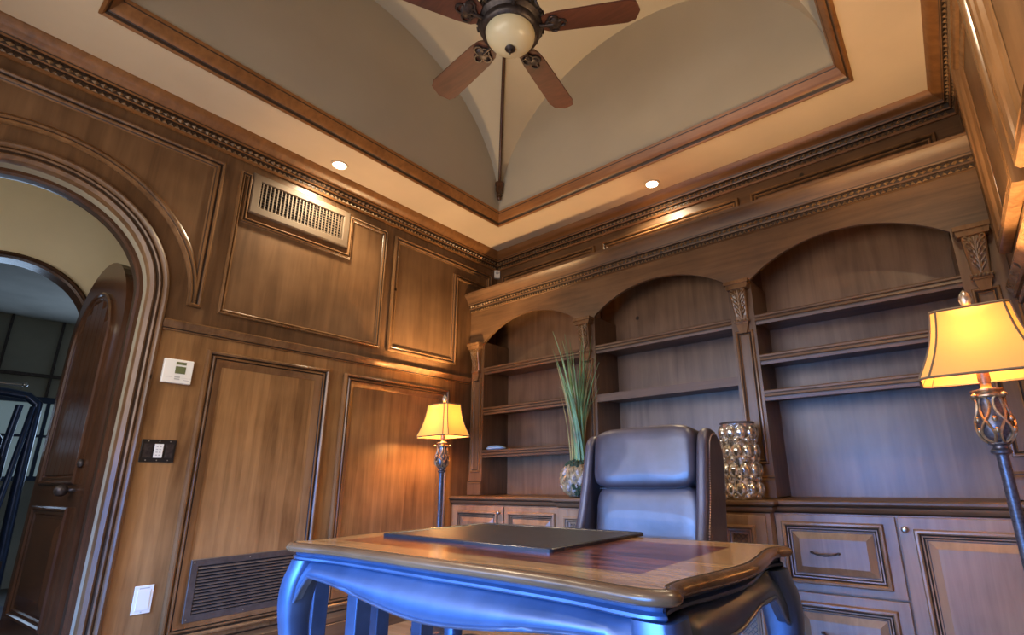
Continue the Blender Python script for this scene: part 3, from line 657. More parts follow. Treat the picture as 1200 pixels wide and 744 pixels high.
# =============== base cabinets and worktop ===============
YC, YM = 2.835, 2.755
ZTOP = .805
P_ct = [(ZTOP, 0, 0), (ZTOP, .030, 0), (ZTOP - .006, .036, 0), (ZTOP - .016, .036, 0), (ZTOP - .024, .026, 1), (ZTOP - .028, .020, 1), (ZTOP - .032, .024, 0), (ZTOP - .040, .022, 0), (ZTOP - .050, .012, 0), (ZTOP - .054, .008, 1), (ZTOP - .062, .0, 0)]
wt = thing('worktop', 'long walnut counter top with moulded edge under the bookcase', 'counter', (1.775, 3.05, .775)); WLOC[wt.name] = Vector((1.775, 3.05, .775))
b = MB(); b.box(0, 3.545, YC, 3.297, ZTOP - .03, ZTOP); b.box(1.115, 2.425, YM, YC + .01, ZTOP - .03, ZTOP); loc_build(b, 'board', W_x, wt)
b = MB(); F = FR((0, 0, 0), (1, 0, 0), (0, 1, 0), (0, 0, 1))
path = [(3.545, YC), (2.425, YC), (2.425, YM), (1.115, YM), (1.115, YC), (0.0, YC)]
b.mould(F, path, [(h, z, mm) for z, h, mm in P_ct], closed=False)
loc_build(b, 'edge_moulding', [W_x, GLZ], wt, smooth=35)
def subp(b, name, mats, parent, **k):
    o = b.build(name, mats, parent, **k); return o
def raised(F, u0, u1, v0, v1, ins, h0, h1, b):
    a, c_, d, e = u0 + ins, u1 - ins, v0 + ins, v1 - ins
    b.add([pt(F, *p_) for p_ in ((u0, v0, h0), (u1, v0, h0), (u1, v1, h0), (u0, v1, h0), (a, d, h1), (c_, d, h1), (c_, e, h1), (a, e, h1))], [(0, 1, 5, 4), (1, 2, 6, 5), (2, 3, 7, 6), (3, 0, 4, 7), (4, 5, 6, 7)])
def front(root, kind, y, u0, u1, v0, v1, mo, knob=None, pull=False, lattice=False):
    F = FB(y); b = MB(); mu0, mu1, mv0, mv1 = mo
    if lattice:
        iu0, iu1, iv0, iv1 = mu0 + .03, mu1 - .03, mv0 + .03, mv1 - .03
        for r_ in ((u0, iu0, v0, v1), (iu1, u1, v0, v1), (iu0, iu1, v0, iv0), (iu0, iu1, iv1, v1)): b.fbox(F, r_[0], r_[1], r_[2], r_[3], 0, .018)
    else: b.fbox(F, u0, u1, v0, v1, 0, .018)
    d = loc_build(b, kind, W_cab, root); md = d.modifiers.new('b', 'BEVEL'); md.width = .0025; md.segments = 2
    F = FB(y - .018)
    prf = P_door if not lattice else [(0, 0, 0), (0, .009, 0), (.005, .014, 0), (.011, .014, 0), (.016, .006, 1), (.020, .004, 0), (.026, .002, 1), (.03, -.006, 1), (.034, -.007, 0), (.044, -.012, 0)]
    b = MB(); b.mould(F, rect(mu0, mu1, mv0, mv1), prf); o = b.build('moulding', [W_cab, GLZ], d, smooth=35)
    if not lattice:
        b = MB(); raised(F, mu0 + .046, mu1 - .046, mv0 + .046, mv1 - .046, .030, .002, .014, b); o = b.build('raised_panel', W_cab, d)
    else:
        MB().fbox(F, mu0 + .03, mu1 - .03, mv0 + .03, mv1 - .03, -.03, -.028).build('gloom_backing', GLOOM, d)  # near-black sheet paints the shade of the recess
        b = MB(); A0, A1, B0, B1 = mu0 + .042, mu1 - .042, mv0 + .042, mv1 - .042
        step = .024; k = -60
        while k < 60:
            for sg in (1, -1):
                # v = sg*(u-A0) + k*step clipped to the opening
                pts = []
                for u in linsp(A0, A1, 24):
                    v = (B0 if sg > 0 else B1) + sg * (u - A0) + k * step * 1.0
                    if B0 <= v <= B1: pts.append((u, v))
                if len(pts) > 2: b.tube([pt(F, pts[0][0], pts[0][1], -.016 + .002 * sg), pt(F, pts[-1][0], pts[-1][1], -.016 + .002 * sg)], .0016, 4)
            k += 1
        b.build('lattice', BROWNM, d, kind='stuff')
    if knob:
        c_ = (knob[0], y - .018, knob[1]); b = MB(); R = []
        for r_, h in ((.006, 0), (.006, .012), (.012, .016), (.014, .021), (.012, .027), (.006, .030)): R.append([(c_[0] + r_ * math.cos(2 * PI * j / 14), c_[1] - h, c_[2] + r_ * math.sin(2 * PI * j / 14)) for j in range(14)])
        b.rings(R); b.build('knob', CHROME, d, smooth=50)
    if pull:
        u, z = (u0 + u1) / 2 - .04, (mv0 + mv1) / 2
        u = (mu0 + mu1) / 2 - .035
        b = MB(); b.tube([(u - .055, y - .032, z + .002), (u - .05, y - .046, z + .001), (u - .03, y - .056, z - .004), (u, y - .058, z - .006), (u + .03, y - .056, z - .004), (u + .05, y - .046, z + .001), (u + .055, y - .032, z + .002)], [.004, .004, .0045, .006, .0045, .004, .004], 8)
        for s_ in (-1, 1): b.ell((u + s_ * .056, y - .034, z + .002), (.009, .006, .006), 8, 6)
        b.build('pull', DARKM, d, smooth=50)
    return d
def carcass(name, label, x0, x1, y):
    t = thing(name, label, 'cabinet', ((x0 + x1) / 2, 3.05, 0)); WLOC[t.name] = Vector(((x0 + x1) / 2, 3.05, 0))
    b = MB(); b.box(x0, x1, y, 3.29, .06, ZTOP - .031); b.box(x0, x1, y + .03, 3.29, 0, .06); loc_build(b, 'carcass', W_cab, t); return t
t = carcass('base_cabinet', 'built-in walnut base cabinet at the left end of the counter beside the floor lamp', .005, 1.115, YC)
front(t, 'door', YC, .045, .567, .09, .735, (.09, .52, .14, .703), knob=(.537, .695))
front(t, 'door', YC, .580, 1.10, .09, .735, (.618, 1.042, .14, .703))
t = carcass('base_cabinet', 'built-in walnut base cabinet with lattice doors in the middle behind the leather chair', 1.115, 2.425, YM)
front(t, 'door', YM, 1.135, 1.365, .09, .735, (1.166, 1.316, .14, .694), lattice=True)
front(t, 'door', YM, 1.375, 1.745, .09, .735, (1.41, 1.71, .14, .694), knob=(1.73, .70))
front(t, 'door', YM, 1.755, 2.125, .09, .735, (1.79, 2.09, .14, .694))
front(t, 'door', YM, 2.135, 2.405, .09, .735, (2.190, 2.352, .14, .686), knob=(2.160, .685), lattice=True)
t = carcass('base_cabinet', 'built-in walnut base cabinet with drawers and a door under the right bookcase bay', 2.425, 3.545, YC)
front(t, 'drawer', YC, 2.432, 2.940, .398, .738, (2.458, 2.892, .430, .706), pull=True)
front(t, 'drawer', YC, 2.432, 2.940, .075, .390, (2.458, 2.892, .100, .352), pull=True)
front(t, 'door', YC, 2.948, 3.53, .075, .738, (3.002, 3.49, .14, .690), knob=(2.972, .688))

# =============== desk ===============
DC = Vector((2.145, 1.19, 0)); DR_ = -.02; ZD = .742
desk = thing('writing_desk', 'ornate dark lacquered writing desk with inlaid wooden top and curved legs', 'desk', tuple(DC), DR_)
q = [(0, -.350), (.22, -.348), (.42, -.352), (.54, -.366), (.615, -.371), (.660, -.352), (.668, -.325), (.652, -.292), (.653, -.23), (.672, -.12), (.684, 0)]
Q = q + [(x, -y) for x, y in q[-2::-1]]; Q = Q + [(-x, y) for x, y in Q[-2:0:-1]]
out = crm(Q, 5, True)
top_prof = [(.0, 0), (.016, .0), (.010, -.002), (.002, -.008), (-.004, -.017), (-.002, -.026), (.006, -.033), (.018, -.036), (.026, -.040), (.024, -.050), (.030, -.056), (.040, -.058), (.046, -.066), (.05, -.070)]
FP = FR((0, 0, ZD), (1, 0, 0), (0, 1, 0), (0, 0, 1))
b = MB(); P1 = [(.018, 0.0), (.010, -.001), (.002, -.006), (-.002, -.012), (.000, -.019), (.006, -.024), (.016, -.026)]
b.mould(FP, out, P1); b.build('top_edge', DEDGE, desk, smooth=50)
b = MB()
n = len(out)
A = sum(out[i][0] * out[(i + 1) % n][1] - out[(i + 1) % n][0] * out[i][1] for i in range(n))
b.mould(FP, out, [(.0185, .0), (.0225, -.0015), (.026, 0.0)]); b.build('edge_groove', GLZ, desk)
b = MB(); b.mould(FP, out, [(.026, 0.0)])
o_ = len(b.v); b.v.append((0, 0, ZD))
for i in range(n): b.f.append([i, (i + 1) % n, o_]); b.m.append(0)
b.build('desk_top', DTOP, desk)
b = MB(); b.mould(FP, out, [(.016, -.026), (.032, -.029), (.034, -.037), (.026, -.042), (.025, -.047), (.030, -.051), (.036, -.053), (.06, -.053)]); b.build('under_moulding', BODY, desk, smooth=35)
def inset(t_):
    bb = MB(); bb.mould(FP, out, [(t_, 0), (t_, 0)]); return bb
# aprons: front, back, right, left
def apron(name, p0, p1, nrmv, bow, zfun, rim=True):
    b = MB(); R = []; ns, nw = 36, 10
    p0, p1, nv = Vector(p0), Vector(p1), Vector(nrmv)
    edge = []
    for i in range(ns + 1):
        s_ = i / ns; base = p0.lerp(p1, s_) + nv * (bow(s_)); zb = zfun(s_)
        ring = []
        for j in range(nw + 1):
            w_ = j / nw; z = (ZD - .052) * (1 - w_) + zb * w_
            ring.append(base + nv * (.034 * math.sin(PI * .62 * w_)) + Vector((0, 0, z)))
        edge.append(ring[-1].copy())
        ring += [r_ - nv * .022 for r_ in ring[::-1]]
        R.append(ring)
    b.rings(R); o = b.build(name, BODY, desk, smooth=50)
    if rim: MB().tube(edge, .0055, 6).build('apron_bead', BODY, o, smooth=60)
    return o
LX, LY = .612, .302
sm = lambda t: t * t * (3 - 2 * t)
def zfront(s_):
    e = min(s_, 1 - s_) * 2
    return .575 + .076 * sm(min(1, e / .10)) - .046 * sm(max(0, min(1, (e - .1) / .9)))
apron('front_apron', (-LX + .02, -LY, 0), (LX - .02, -LY, 0), (0, -1, 0), lambda s_: .0 + .012 * abs(2 * s_ - 1) ** 2, zfront)
apron('back_apron', (-LX + .02, LY, 0), (LX - .02, LY, 0), (0, 1, 0), lambda s_: .012 * abs(2 * s_ - 1) ** 2, zfront)
def zside(s_):
    return .57 + .075 * sm(min(1, s_ / .08)) - .022 * math.sin(PI * max(0, min(1, (s_ - .08) / .55))) - .075 * sm(max(0, (s_ - .82) / .18))
apron('side_apron', (LX, -LY + .02, 0), (LX, LY - .02, 0), (1, 0, 0), lambda s_: .012, zside)
apron('side_apron', (-LX, -LY + .02, 0), (-LX, LY - .02, 0), (-1, 0, 0), lambda s_: .012, zside)
for sx in (-1, 1):
    for sy in (-1, 1):
        b = MB(); R = []
        for z, off, hwid in ((.690, .0, .044), (.668, .006, .045), (.63, .018, .046), (.58, .026, .044), (.53, .026, .040), (.46, .018, .036), (.36, .000, .030), (.26, -.018, .026), (.16, -.030, .022), (.08, -.026, .023), (.04, -.014, .030), (.015, -.008, .034), (0, -.006, .030)):
            c_ = Vector((sx * (LX + off * .75), sy * (LY + off * .75), z))
            ring = []
            for j in range(16):
                a = 2 * PI * j / 16; e = .55
                ring.append(c_ + Vector((hwid * math.copysign(abs(math.cos(a)) ** e, math.cos(a)), hwid * math.copysign(abs(math.sin(a)) ** e, math.sin(a)), 0)))
            R.append(ring)
        b.rings([list(r_) for r_ in zip(*[crm([p_ for p_ in col_], 4) for col_ in zip(*[[tuple(v_) for v_ in r_] for r_ in R])])])
        b.build('leg', BODY, desk, smooth=60)
# leather desk pad
padq = [(1.640, 1.122), (2.362, 1.106), (2.335, 1.522), (1.596, 1.622)]
cxp = sum(p_[0] for p_ in padq) / 4; cyp = sum(p_[1] for p_ in padq) / 4
pad = thing('desk_pad', 'black leather desk pad lying on the desk in front of the chair', 'desk pad', (cxp + .004, cyp - .012, ZD), -.03)
hxp, hyp = .372, .235
b = MB(); F = FR((0, 0, 0), (1, 0, 0), (0, 1, 0), (0, 0, 1))
def rrect(hx_, hy_, r_, n=5):
    o = []
    for (cx_, cy_, a0) in ((hx_ - r_, hy_ - r_, 0), (-hx_ + r_, hy_ - r_, 90), (-hx_ + r_, -hy_ + r_, 180), (hx_ - r_, -hy_ + r_, 270)):
        for i in range(n + 1): a = math.radians(a0 + 90 * i / n); o.append((cx_ + r_ * math.cos(a), cy_ + r_ * math.sin(a)))
    return o
b.prism(F, rrect(hxp, hyp, .012), 0, .007); b.build('blotter', PADM, pad)
b = MB(); b.mould(F, rrect(hxp, hyp, .012), [(-.001, 0), (-.002, .008), (.002, .011), (.007, .010), (.009, .007)]); b.build('rolled_edge', PADE, pad, smooth=50)

# =============== leather executive chair ===============
ch = thing('executive_chair', 'dark leather high-back executive chair with nailhead trim behind the desk', 'chair', (2.10, 1.93, 0), -.02)
LEAN = Matrix.Rotation(-math.radians(7), 3, 'X')
def lean(p_, z0=.5): 
    p_ = Vector(p_); q_ = LEAN @ (p_ - Vector((0, .15, z0))); return q_ + Vector((0, .15, z0))
def cush(name, c_, r_, e, dent=0, par=ch, wr=0):
    b = MB(); b.ell(c_, r_, 40, 26, e=e)
    vs = []
    for p_ in b.v:
        p_ = Vector(p_)
        if wr:
            k = (p_.x - c_[0]) / r_[0]
            if p_.y < c_[1]: p_.y += wr * math.sin(p_.x * 95 + math.sin(p_.z * 30) * 1.5) * max(0, 1 - abs(k)) + wr * .6 * math.sin(p_.x * 41 + p_.z * 20)
        if dent: p_.y += dent * (1 - ((p_.x - c_[0]) / r_[0]) ** 2) * (1 if p_.y < c_[1] else 0)
        vs.append(tuple(lean(p_)))
    b.v = vs; return b.build(name, LEATH, par, smooth=70)
hr = cush('headrest', (0, .125, 1.005), (.252, .085, .134), .34, wr=.0022)
cush('back_cushion', (0, .150, .69), (.250, .075, .205), .32, dent=.015, wr=.001)
b = MB(); b.tube([tuple(lean((x, .070 + 0.012 * (1 - (x / .22) ** 2) + .012, .872))) for x in linsp(-.222, .222, 14)], 0.0015, 6); b.build('seam', BLACK, ch, smooth=60)
b = MB(); F = FR((0, .21, 0), (1, 0, 0), (0, 0, 1), (0, 1, 0))
shell = []
for z, hw in ((.42, .25), (.6, .262), (.8, .268), (1.0, .272), (1.06, .268), (1.10, .25), (1.125, .20), (1.133, 0)): shell.append((hw, z))
poly = shell[:-1] + [(0, 1.133)] + [(-x, z) for x, z in shell[-2::-1]]
b.prism(F, poly, -.035, .035); b.v = [tuple(lean(p_)) for p_ in b.v]
o = b.build('back_shell', LEATH, ch, smooth=40); md = o.modifiers.new('b', 'BEVEL'); md.width = .02; md.segments = 4; md.limit_method = 'ANGLE'
for sx in (-1, 1):
    side = crm([(-.06, .52), (-.035, .64), (-.005, .78), (.012, .92), (.022, 1.03), (.035, 1.085), (.07, 1.118), (.13, 1.118), (.175, 1.095), (.215, 1.03), (.225, .93), (.215, .78), (.205, .62), (.195, .50), (.10, .47)], 4, True)
    FS = FR((sx * .283, 0.03, 0), (0, 1, 0), (0, 0, 1), (sx, 0, 0))
    b = MB(); b.prism(FS, side, -.024, .022)
    b.v = [tuple(lean((p_[0] + sx * .03 * max(0, (.9 - p_[2])) * .5 + sx * (.02 if p_[1] < .1 else 0) * 0, p_[1], p_[2]))) for p_ in b.v]
    wg = b.build('wing', LEATH, ch, smooth=40); md = wg.modifiers.new('b', 'BEVEL'); md.width = .018; md.segments = 4; md.limit_method = 'ANGLE'
    b = MB()
    pts = crm([(-.02, .56), (0.005, .68), (.03, .80), (.045, .92), (.053, 1.02), (.062, 1.065), (.085, 1.092), (.12, 1.1)], 12)
    for (y, z) in pts:
        p_ = lean((sx * (.283 + .024 + .03 * max(0, .9 - z) * .5), y + .03, z)); b.ell(tuple(p_), (.0035, .0035, .0035), 6, 4)
    b.build('nailheads', CHROME, wg, kind='stuff')
b = MB(); b.ell((0, -.06, .49), (.27, .27, .065), 30, 14, e=.4); b.build('seat', LEATH, ch, smooth=70)
for sx in (-1, 1):
    b = MB(); b.tube([(sx * .30, .16, .60), (sx * .315, .0, .62), (sx * .315, -.16, .61), (sx * .31, -.22, .56), (sx * .30, -.18, .48)], [.03, .035, .035, .03, .025], 10); b.build('armrest', LEATH, ch, smooth=60)
b = MB(); b.lathe([(.028, .10), (.028, .30), (.04, .31), (.04, .42), (.12, .43)], (0, -.03, 0), 16); b.build('gas_column', DARKM, ch, smooth=40)
for k in range(5):
    a = k * 2 * PI / 5 + .3; d = Vector((math.cos(a), math.sin(a), 0)); c0 = Vector((0, -.03, 0))
    b = MB(); b.tube([c0 + Vector((0, 0, .12)), c0 + d * .15 + Vector((0, 0, .11)), c0 + d * .30 + Vector((0, 0, .075))], [.032, .026, .018], 8); lg = b.build('base_leg', DARKM, ch, smooth=60)
    b = MB(); cc = c0 + d * .30; b.tube([cc + Vector((-d.y * .022, d.x * .022, .028)), cc + Vector((d.y * .022, -d.x * .022, .028))], .028, 14); b.build('caster', BLACK, lg, smooth=40)

# low stool, mat, cables under the desk
st = thing('side_table', 'dark wooden side table with square legs half hidden beyond the left end of the desk', 'table', (.99, 1.50, 0), .0)
MB().box(-.21, .21, -.21, .21, .59, .63).build('table_top', DARKM, st)
for sx in (-1, 1):
    for sy in (-1, 1):
        b = MB(); b.box(sx * .165 - .035, sx * .165 + .035, sy * .165 - .035, sy * .165 + .035, 0, .59); o = b.build('leg', BODY, st); md = o.modifiers.new('b', 'BEVEL'); md.width = .004; md.segments = 2
b = MB(); F = FR((0, 0, 0), (1, 0, 0), (0, 1, 0), (0, 0, 1)); b.prism(F, rrect(.42, .34, .05), .001, .014); o = b.build('floor_mat', PADM, loc=(1.05, 2.12, 0)); tag(o, 'black floor mat lying on the oak floor under the desk', 'mat')
b = MB(); b.tube(crm([(0.035, 2.07, .20), (.10, 2.04, .03), (.25, 1.95, .018), (.5, 1.85, .018), (.62, 1.65, .018), (.70, 1.45, .008)], 6), .005, 6); o = b.build('power_cable', CABLE, smooth=60); tag(o, 'pale blue power cable running from the baseboard outlet across the floor', 'cable')

# =============== floor lamps ===============
def lamp(label, loc, rz):
    t = thing('floor_lamp', label, 'lamp', loc, rz, 'matching floor lamps')
    b = MB(); b.lathe([(.0, 0), (.15, 0), (.152, .012), (.14, .022), (.10, .03), (.06, .045), (.03, .06), (.022, .09), (.016, .10)], (0, 0, 0), 32); b.build('base', LAMPP, t, smooth=40)
    b = MB(); b.lathe([(.016, .09), (.016, .97), (.017, .975), (.026, .98), (.028, .988), (.020, .995), (.019, 1.003), (.030, 1.008), (.028, 1.014)], (0, 0, 0), 20); b.build('pole', LAMPP, t, smooth=40)
    prof = [(.022, 1.012), (.036, 1.020), (.047, 1.036), (.051, 1.056), (.049, 1.08), (.043, 1.105), (.038, 1.13), (.037, 1.15), (.041, 1.158)]
    b = MB(); b.lathe([(r_ * .9, z) for r_, z in prof], (0, 0, 0), 24); u = b.build('carved_urn', LAMPP, t, smooth=50)
    b = MB()
    pr = crm(prof, 4)
    for k in range(6):
        for sg in (-1, 1):
            P = []
            for i, (r_, z) in enumerate(pr):
                s_ = i / (len(pr) - 1); a = k * PI / 3 + sg * .38 * math.sin(PI * s_ * 2.0); P.append((r_ * .97 * math.cos(a), r_ * .97 * math.sin(a), z))
            b.tube(P, .0042, 5)
        a = k * PI / 3 + PI / 6
        for z, r_ in ((1.05, .049), (1.085, .047)):
            c_ = (r_ * math.cos(a), r_ * math.sin(a)); b.ell((c_[0], c_[1], z), (.007, .007, .010), 7, 5)
    b.build('vine_carving', LAMPO, u, smooth=60)
    b = MB(); b.lathe([(.040, 1.153), (.046, 1.157), (.046, 1.162), (.036, 1.166), (.034, 1.172), (.044, 1.176), (.044, 1.180), (.018, 1.184), (.014, 1.19), (.014, 1.205), (.017, 1.21), (.017, 1.26)], (0, 0, 0), 20)
    for k in range(4):
        a = k * PI / 2 + PI / 4; b.ell((.052 * math.cos(a), .052 * math.sin(a), 1.16), (.009, .009, .007), 8, 6)
    b.build('collar', LAMPO, t, smooth=50)
    # square bell shade with cut corners, wider than deep
    def outl(hw, cut):
        hy_ = hw * .74; return [(hw, -hy_ + cut), (hw, hy_ - cut), (hw - cut, hy_), (-hw + cut, hy_), (-hw, hy_ - cut), (-hw, -hy_ + cut), (-hw + cut, -hy_), (hw - cut, -hy_)]
    lv = []
    for i in range(9):
        s_ = i / 8; hw = .168 - .064 * s_ - .013 * math.sin(PI * s_) ; lv.append((hw, hw * .16, 1.222 + .225 * s_))
    R = [[(x, y, z) for x, y in outl(hw, c_)] for hw, c_, z in lv]
    b = MB(); b.rings(R, 0, True, False, False); sh = b.build('lamp_shade', SHADE, t)
    b = MB()
    for k in range(8): b.tube([(R[i][k][0] * 1.008, R[i][k][1] * 1.008, R[i][k][2]) for i in range(9)], .0032, 5)
    for ring in (R[0], R[-1]): b.tube([tuple(p_) for p_ in ring] + [tuple(ring[0])], .0045, 5)
    b.build('shade_trim', SHTR, sh)
    b = MB(); b.tube([(0, 0, 1.26), (-.03, 0, 1.30), (-.04, 0, 1.38), (0, 0, 1.447)], .002, 5); b.tube([(0, 0, 1.26), (.03, 0, 1.30), (.04, 0, 1.38), (0, 0, 1.447)], .002, 5)
    for k in range(4): a = k * PI / 2; b.tube([(0, 0, 1.444), (.108 * math.cos(a), .058 * math.sin(a), 1.446)], .0018, 5)
    b.build('harp', LAMPO, t)
    b = MB(); b.lathe([(.006, 1.445), (.016, 1.45), (.018, 1.458), (.010, 1.465), (.014, 1.475), (.018, 1.49), (.014, 1.508), (.006, 1.52), (0, 1.525)], (0, 0, 0), 14); b.build('finial', CHROME, t, smooth=50)
    bl = MB(); bl.ell((0, 0, 1.32), (.024, .024, .034), 12, 8); bl.build('bulb', GLOW, t, smooth=60)
    return t
lamp('tall floor lamp with lit yellow shade by the left wall beside the bookcase', (.345, 2.425, 0), 0)
lamp('tall floor lamp with lit yellow shade at the right wall in front of the bookcase', (3.32, 2.15, 0), 0)
point('lamp_bulb', (.345, 2.425, 1.372), 12, (1, .52, .16), .03)
point('lamp_bulb', (3.315, 2.15, 1.372), 9, (1, .52, .16), .03)
for (x_, y_, e_) in ((.345, 2.425, 85), (3.315, 2.15, 80)):
    s_ = spot('lamp_uplight', (x_, y_, 1.375), e_, (1, .66, .33), math.radians(96), .35); s_.rotation_euler = (PI, 0, 0)
point('lamp_bulb', (.345, 2.425, 1.262), 15, (1, .52, .16), .03)
point('lamp_bulb', (3.315, 2.15, 1.262), 4, (1, .52, .16), .03)

# =============== glass vase ===============
gv = thing('glass_vase', 'silvery bubbled mercury glass cylinder vase on the counter right of the chair', 'vase', (2.285, 2.835, ZTOP))
b = MB(); b.lathe([(0, .0), (.085, 0), (.088, .004), (.088, .392), (.090, .398), (.084, .398), (.082, .39), (.082, .012), (0, .012)], (0, 0, 0), 40); b.build('glass_body', MERC, gv, smooth=40)
MB().lathe([(.0885, .390), (.092, .396), (.0885, .401), (.084, .4)], (0, 0, 0), 40).build('rim', BROWNM, gv, smooth=50)
pr = None
for r_ in range(4):
    for k in range(9):
        a = 2 * PI * (k + (.5 if r_ % 2 else 0)) / 9
        if pr is None:
            bb = MB(); bb.ell((0, 0, 0), (.022, .032, .040), 16, 10); pr = bb.build('glass_bubble', MERC, gv, smooth=80); o = pr
        else: o = pr.copy(); COL.objects.link(o); o.parent = gv
        o.location = (.086 * math.cos(a), .086 * math.sin(a), .05 + r_ * .098); o.rotation_euler = (0, 0, a)
pr = None
for r_ in range(4):
    for k in range(9):
        a = 2 * PI * (k + (0 if r_ % 2 else .5)) / 9
        if pr is None:
            bb = MB(); bb.ell((0, 0, 0), (.013, .019, .018), 12, 8); pr = bb.build('small_glass_bubble', MERC, gv, smooth=80); o = pr
        else: o = pr.copy(); COL.objects.link(o); o.parent = gv
        o.location = (.088 * math.cos(a), .088 * math.sin(a), .010 + .006 * (r_ == 0) + r_ * .098 if r_ else .018); o.rotation_euler = (0, 0, a)

# =============== grass in a stone-covered pot ===============
PX, PY = 1.20, 2.865
gp = thing('grass_planter', 'round pot covered in pale stones and moss holding tall green grass', 'plant', (PX, PY, ZTOP))
RP = .118
b = MB(); b.ell((0, 0, RP * .98), (RP, RP, RP), 28, 18)
b.v = [(x, y, max(z, 0)) for x, y, z in b.v]; b.build('pot', STONE2, gp, smooth=60)
rr = random.Random(3)
k = 0
for i in range(96):
    ph = math.acos(1 - 2 * (i + .5) / 96) ; th = i * 2.39996
    zz = math.cos(ph)
    if zz > .68 or zz < -.93: continue
    s_ = rr.uniform(.75, 1.2)
    bb = MB(); M_ = Matrix.Rotation(th, 3, 'Z') @ Matrix.Rotation(-(PI / 2 - ph), 3, 'Y') if False else (Vector((math.sin(ph) * math.cos(th), math.sin(ph) * math.sin(th), zz)).to_track_quat('X', 'Z').to_matrix() @ Matrix.Rotation(rr.uniform(-.6, .6), 3, 'X'))
    pale = math.sin(th * 1 + 1.2) > -.35 and zz < .25 or rr.random() < .35
    bb.ell((0, 0, 0), (.013, .015 * s_, .024 * s_), 9, 6, M=M_)
    bb.v = [(x + rr.uniform(-.0035, .0035), y + rr.uniform(-.0035, .0035), z + rr.uniform(-.0035, .0035)) for x, y, z in bb.v]
    o = bb.build('stone', STONE1 if pale else STONE2, gp, smooth=25, loc=(RP * .97 * math.sin(ph) * math.cos(th), RP * .97 * math.sin(ph) * math.sin(th), max(.022, RP * .98 + RP * .97 * zz)))
b = MB()
for i in range(220):
    th = rr.uniform(0, 2 * PI)
    if i < 170: ph = rr.uniform(0, .85)
    else: ph = rr.uniform(1.9, 2.5); th = rr.uniform(-1.3, -.2)
    b.ell((RP * 1.02 * math.sin(ph) * math.cos(th), RP * 1.02 * math.sin(ph) * math.sin(th), RP * .98 + RP * 1.02 * math.cos(ph)), (rr.uniform(.007, .014),) * 3, 6, 4)
b.build('moss', MOSS, gp, kind='stuff')
for i in range(64):
    a = rr.uniform(0, 2 * PI); rb = rr.uniform(0, .05); L_ = rr.uniform(.5, .82) if i > 10 else rr.uniform(.80, .95)
    lean_ = rr.uniform(.01, .11) * (1 if i % 6 else 1.5); cur = rr.uniform(-.02, .05); wd = rr.uniform(.004, .010)
    dv = Vector((math.cos(a), math.sin(a), 0)); sv = Vector((-dv.y, dv.x, 0)) * .7 + Vector((.6, .5, 0)); sv.normalize()
    base = Vector((rb * math.cos(a * 1.3), rb * math.sin(a * 1.3), RP * 1.85))
    b = MB(); R = []
    nseg = 9
    tipb = (i % 9 == 4)
    for j in range(nseg + 1):
        s_ = j / nseg; c_ = base + Vector((0, 0, L_ * (s_ - (.12 * max(0, s_ - .75) * 6 if tipb else 0)))) + dv * (lean_ * s_ ** 1.6 + (cur + (.10 if tipb else 0)) * s_ ** 4)
        w_ = wd * (1 - s_ ** 2.2) + .0006
        R.append([c_ - sv * w_, c_ + dv * .0015, c_ + sv * w_, c_ - dv * .0008])
    b.rings(R); b.build('grass_blade', GRASS if i % 4 else GRASS2, gp, smooth=60)

# =============== ceiling fan ===============
FX, FY = cx, cy
HS = .90
fan = thing('ceiling_fan', 'ceiling fan with wooden blades, dark iron housing and cream glass bowl light', 'fan', (FX, FY, 3.13))
b = MB(); b.lathe([(.0, .155), (.05, .15), (.085, .13), (.10, .10), (.17, .085), (.185, .06), (.185, .01), (.165, -.01), (.15, -.02)], (0, 0, 0), 40); b.v = [(x * HS, y * HS, z * HS) for x, y, z in b.v]; b.build('motor_housing', DARKM, fan, smooth=40)
b = MB()
for k in range(14):
    a = 2 * PI * k / 14
    P = [((.190 + .004 * math.sin(t_)) * math.cos(a + .11 * math.sin(t_ * 2)), (.190) * math.sin(a + .11 * math.sin(t_ * 2)), .012 + .05 * t_ / PI) for t_ in linsp(0, PI, 8)]
    b.tube(P, .0055, 5); b.ell((.188 * math.cos(a + .22), .188 * math.sin(a + .22), .035), (.010, .010, .014), 7, 5)
b.v = [(x * HS, y * HS, z * HS) for x, y, z in b.v]; b.build('scroll_work', DARKM, fan, smooth=60)
b = MB(); b.lathe([(.150, -.005), (.165, -.012), (.168, -.03), (.160, -.045), (.145, -.052), (.138, -.05), (.138, -.03)], (0, 0, 0), 44); b.v = [(x * HS, y * HS, z * HS) for x, y, z in b.v]; b.build('light_ring', DARKM, fan, smooth=40)
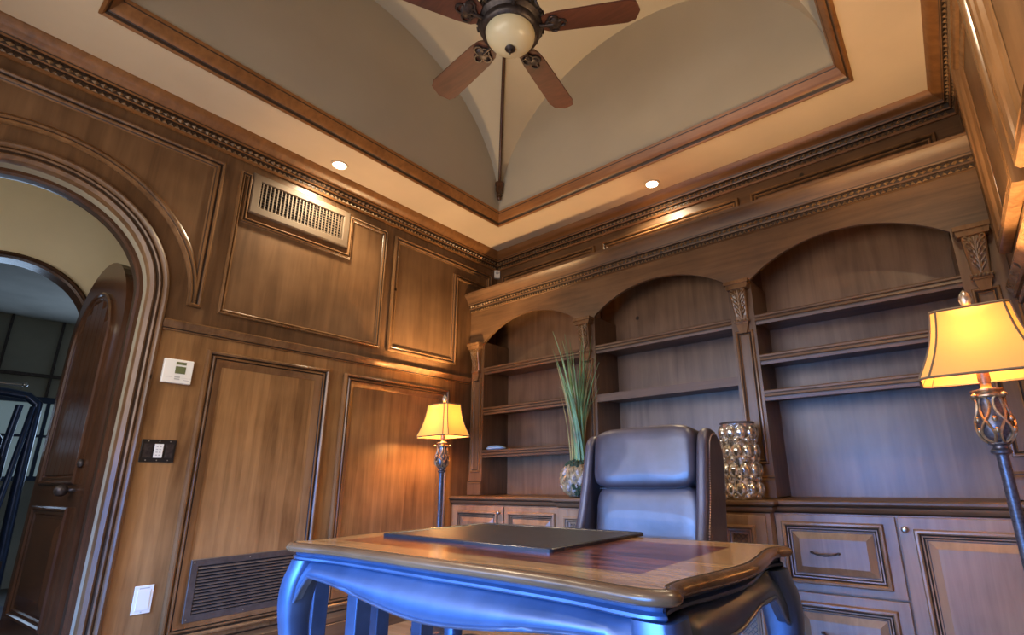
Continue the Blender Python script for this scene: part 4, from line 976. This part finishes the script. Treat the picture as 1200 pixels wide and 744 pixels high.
b = MB(); b.lathe([(.138, -.046)] + [(.138 * math.cos(t_), -.046 - .098 * math.sin(t_)) for t_ in linsp(.05, PI / 2, 12)], (0, 0, 0), 44); b.v = [(x * HS, y * HS, z * HS) for x, y, z in b.v]; b.build('glass_bowl', BOWL, fan, smooth=60)
b = MB(); b.lathe([(0, -.140), (.026, -.142), (.03, -.148), (.022, -.156), (.010, -.160), (.010, -.168), (.004, -.172), (.003, -.185), (0, -.187)], (0, 0, 0), 20); b.v = [(x * HS, y * HS, z * HS) for x, y, z in b.v]; b.build('bowl_finial', DARKM, fan, smooth=50)
b = MB(); b.lathe([(.013, .15), (.013, VZ + VH - 3.13 - .05), (.06, VZ + VH - 3.13 - .04), (.065, VZ + VH - 3.13 + .01)], (0, 0, 0), 16); b.build('downrod', DARKM, fan, smooth=40)
for k in range(5):
    a = math.radians(29 + 72 * k); Mz = Matrix.Rotation(a, 3, 'Z') @ Matrix.Rotation(math.radians(11), 3, 'X')
    outlb = [(.165, -.045), (.19, -.060), (.25, -.068), (.45, -.074), (.59, -.077), (.610, -.068), (.628, -.062), (.638, -.038), (.650, 0), (.638, .038), (.628, .062), (.610, .068), (.59, .077), (.45, .074), (.25, .068), (.19, .060), (.165, .045)]
    b = MB(); b.prism(FR((0, 0, 0), (1, 0, 0), (0, 1, 0), (0, 0, 1)), outlb, -.004, .004); b.v = [tuple(Mz @ Vector(p_)) for p_ in b.v]
    bl = b.build('blade', BLADE, fan)
    b = MB(); b.tube([(.14, 0, -.01), (.17, 0, -.014), (.22, 0, -.012)], [.014, .009, .010], 8)
    for (x, y, s_) in ((.205, .0, .022), (.222, .030, .022), (.222, -.030, .022), (.262, 0, .020)):
        P = [(x + s_ * math.cos(t_), y + s_ * math.sin(t_), -.010) for t_ in linsp(0, 2 * PI, 12)]; b.tube(P, .007, 6)
    b.ell((.23, 0, -.010), (.032, .040, .008), 12, 6)
    b.v = [tuple(Mz @ Vector(p_)) for p_ in b.v]; b.build('blade_iron', DARKM, bl, smooth=60)
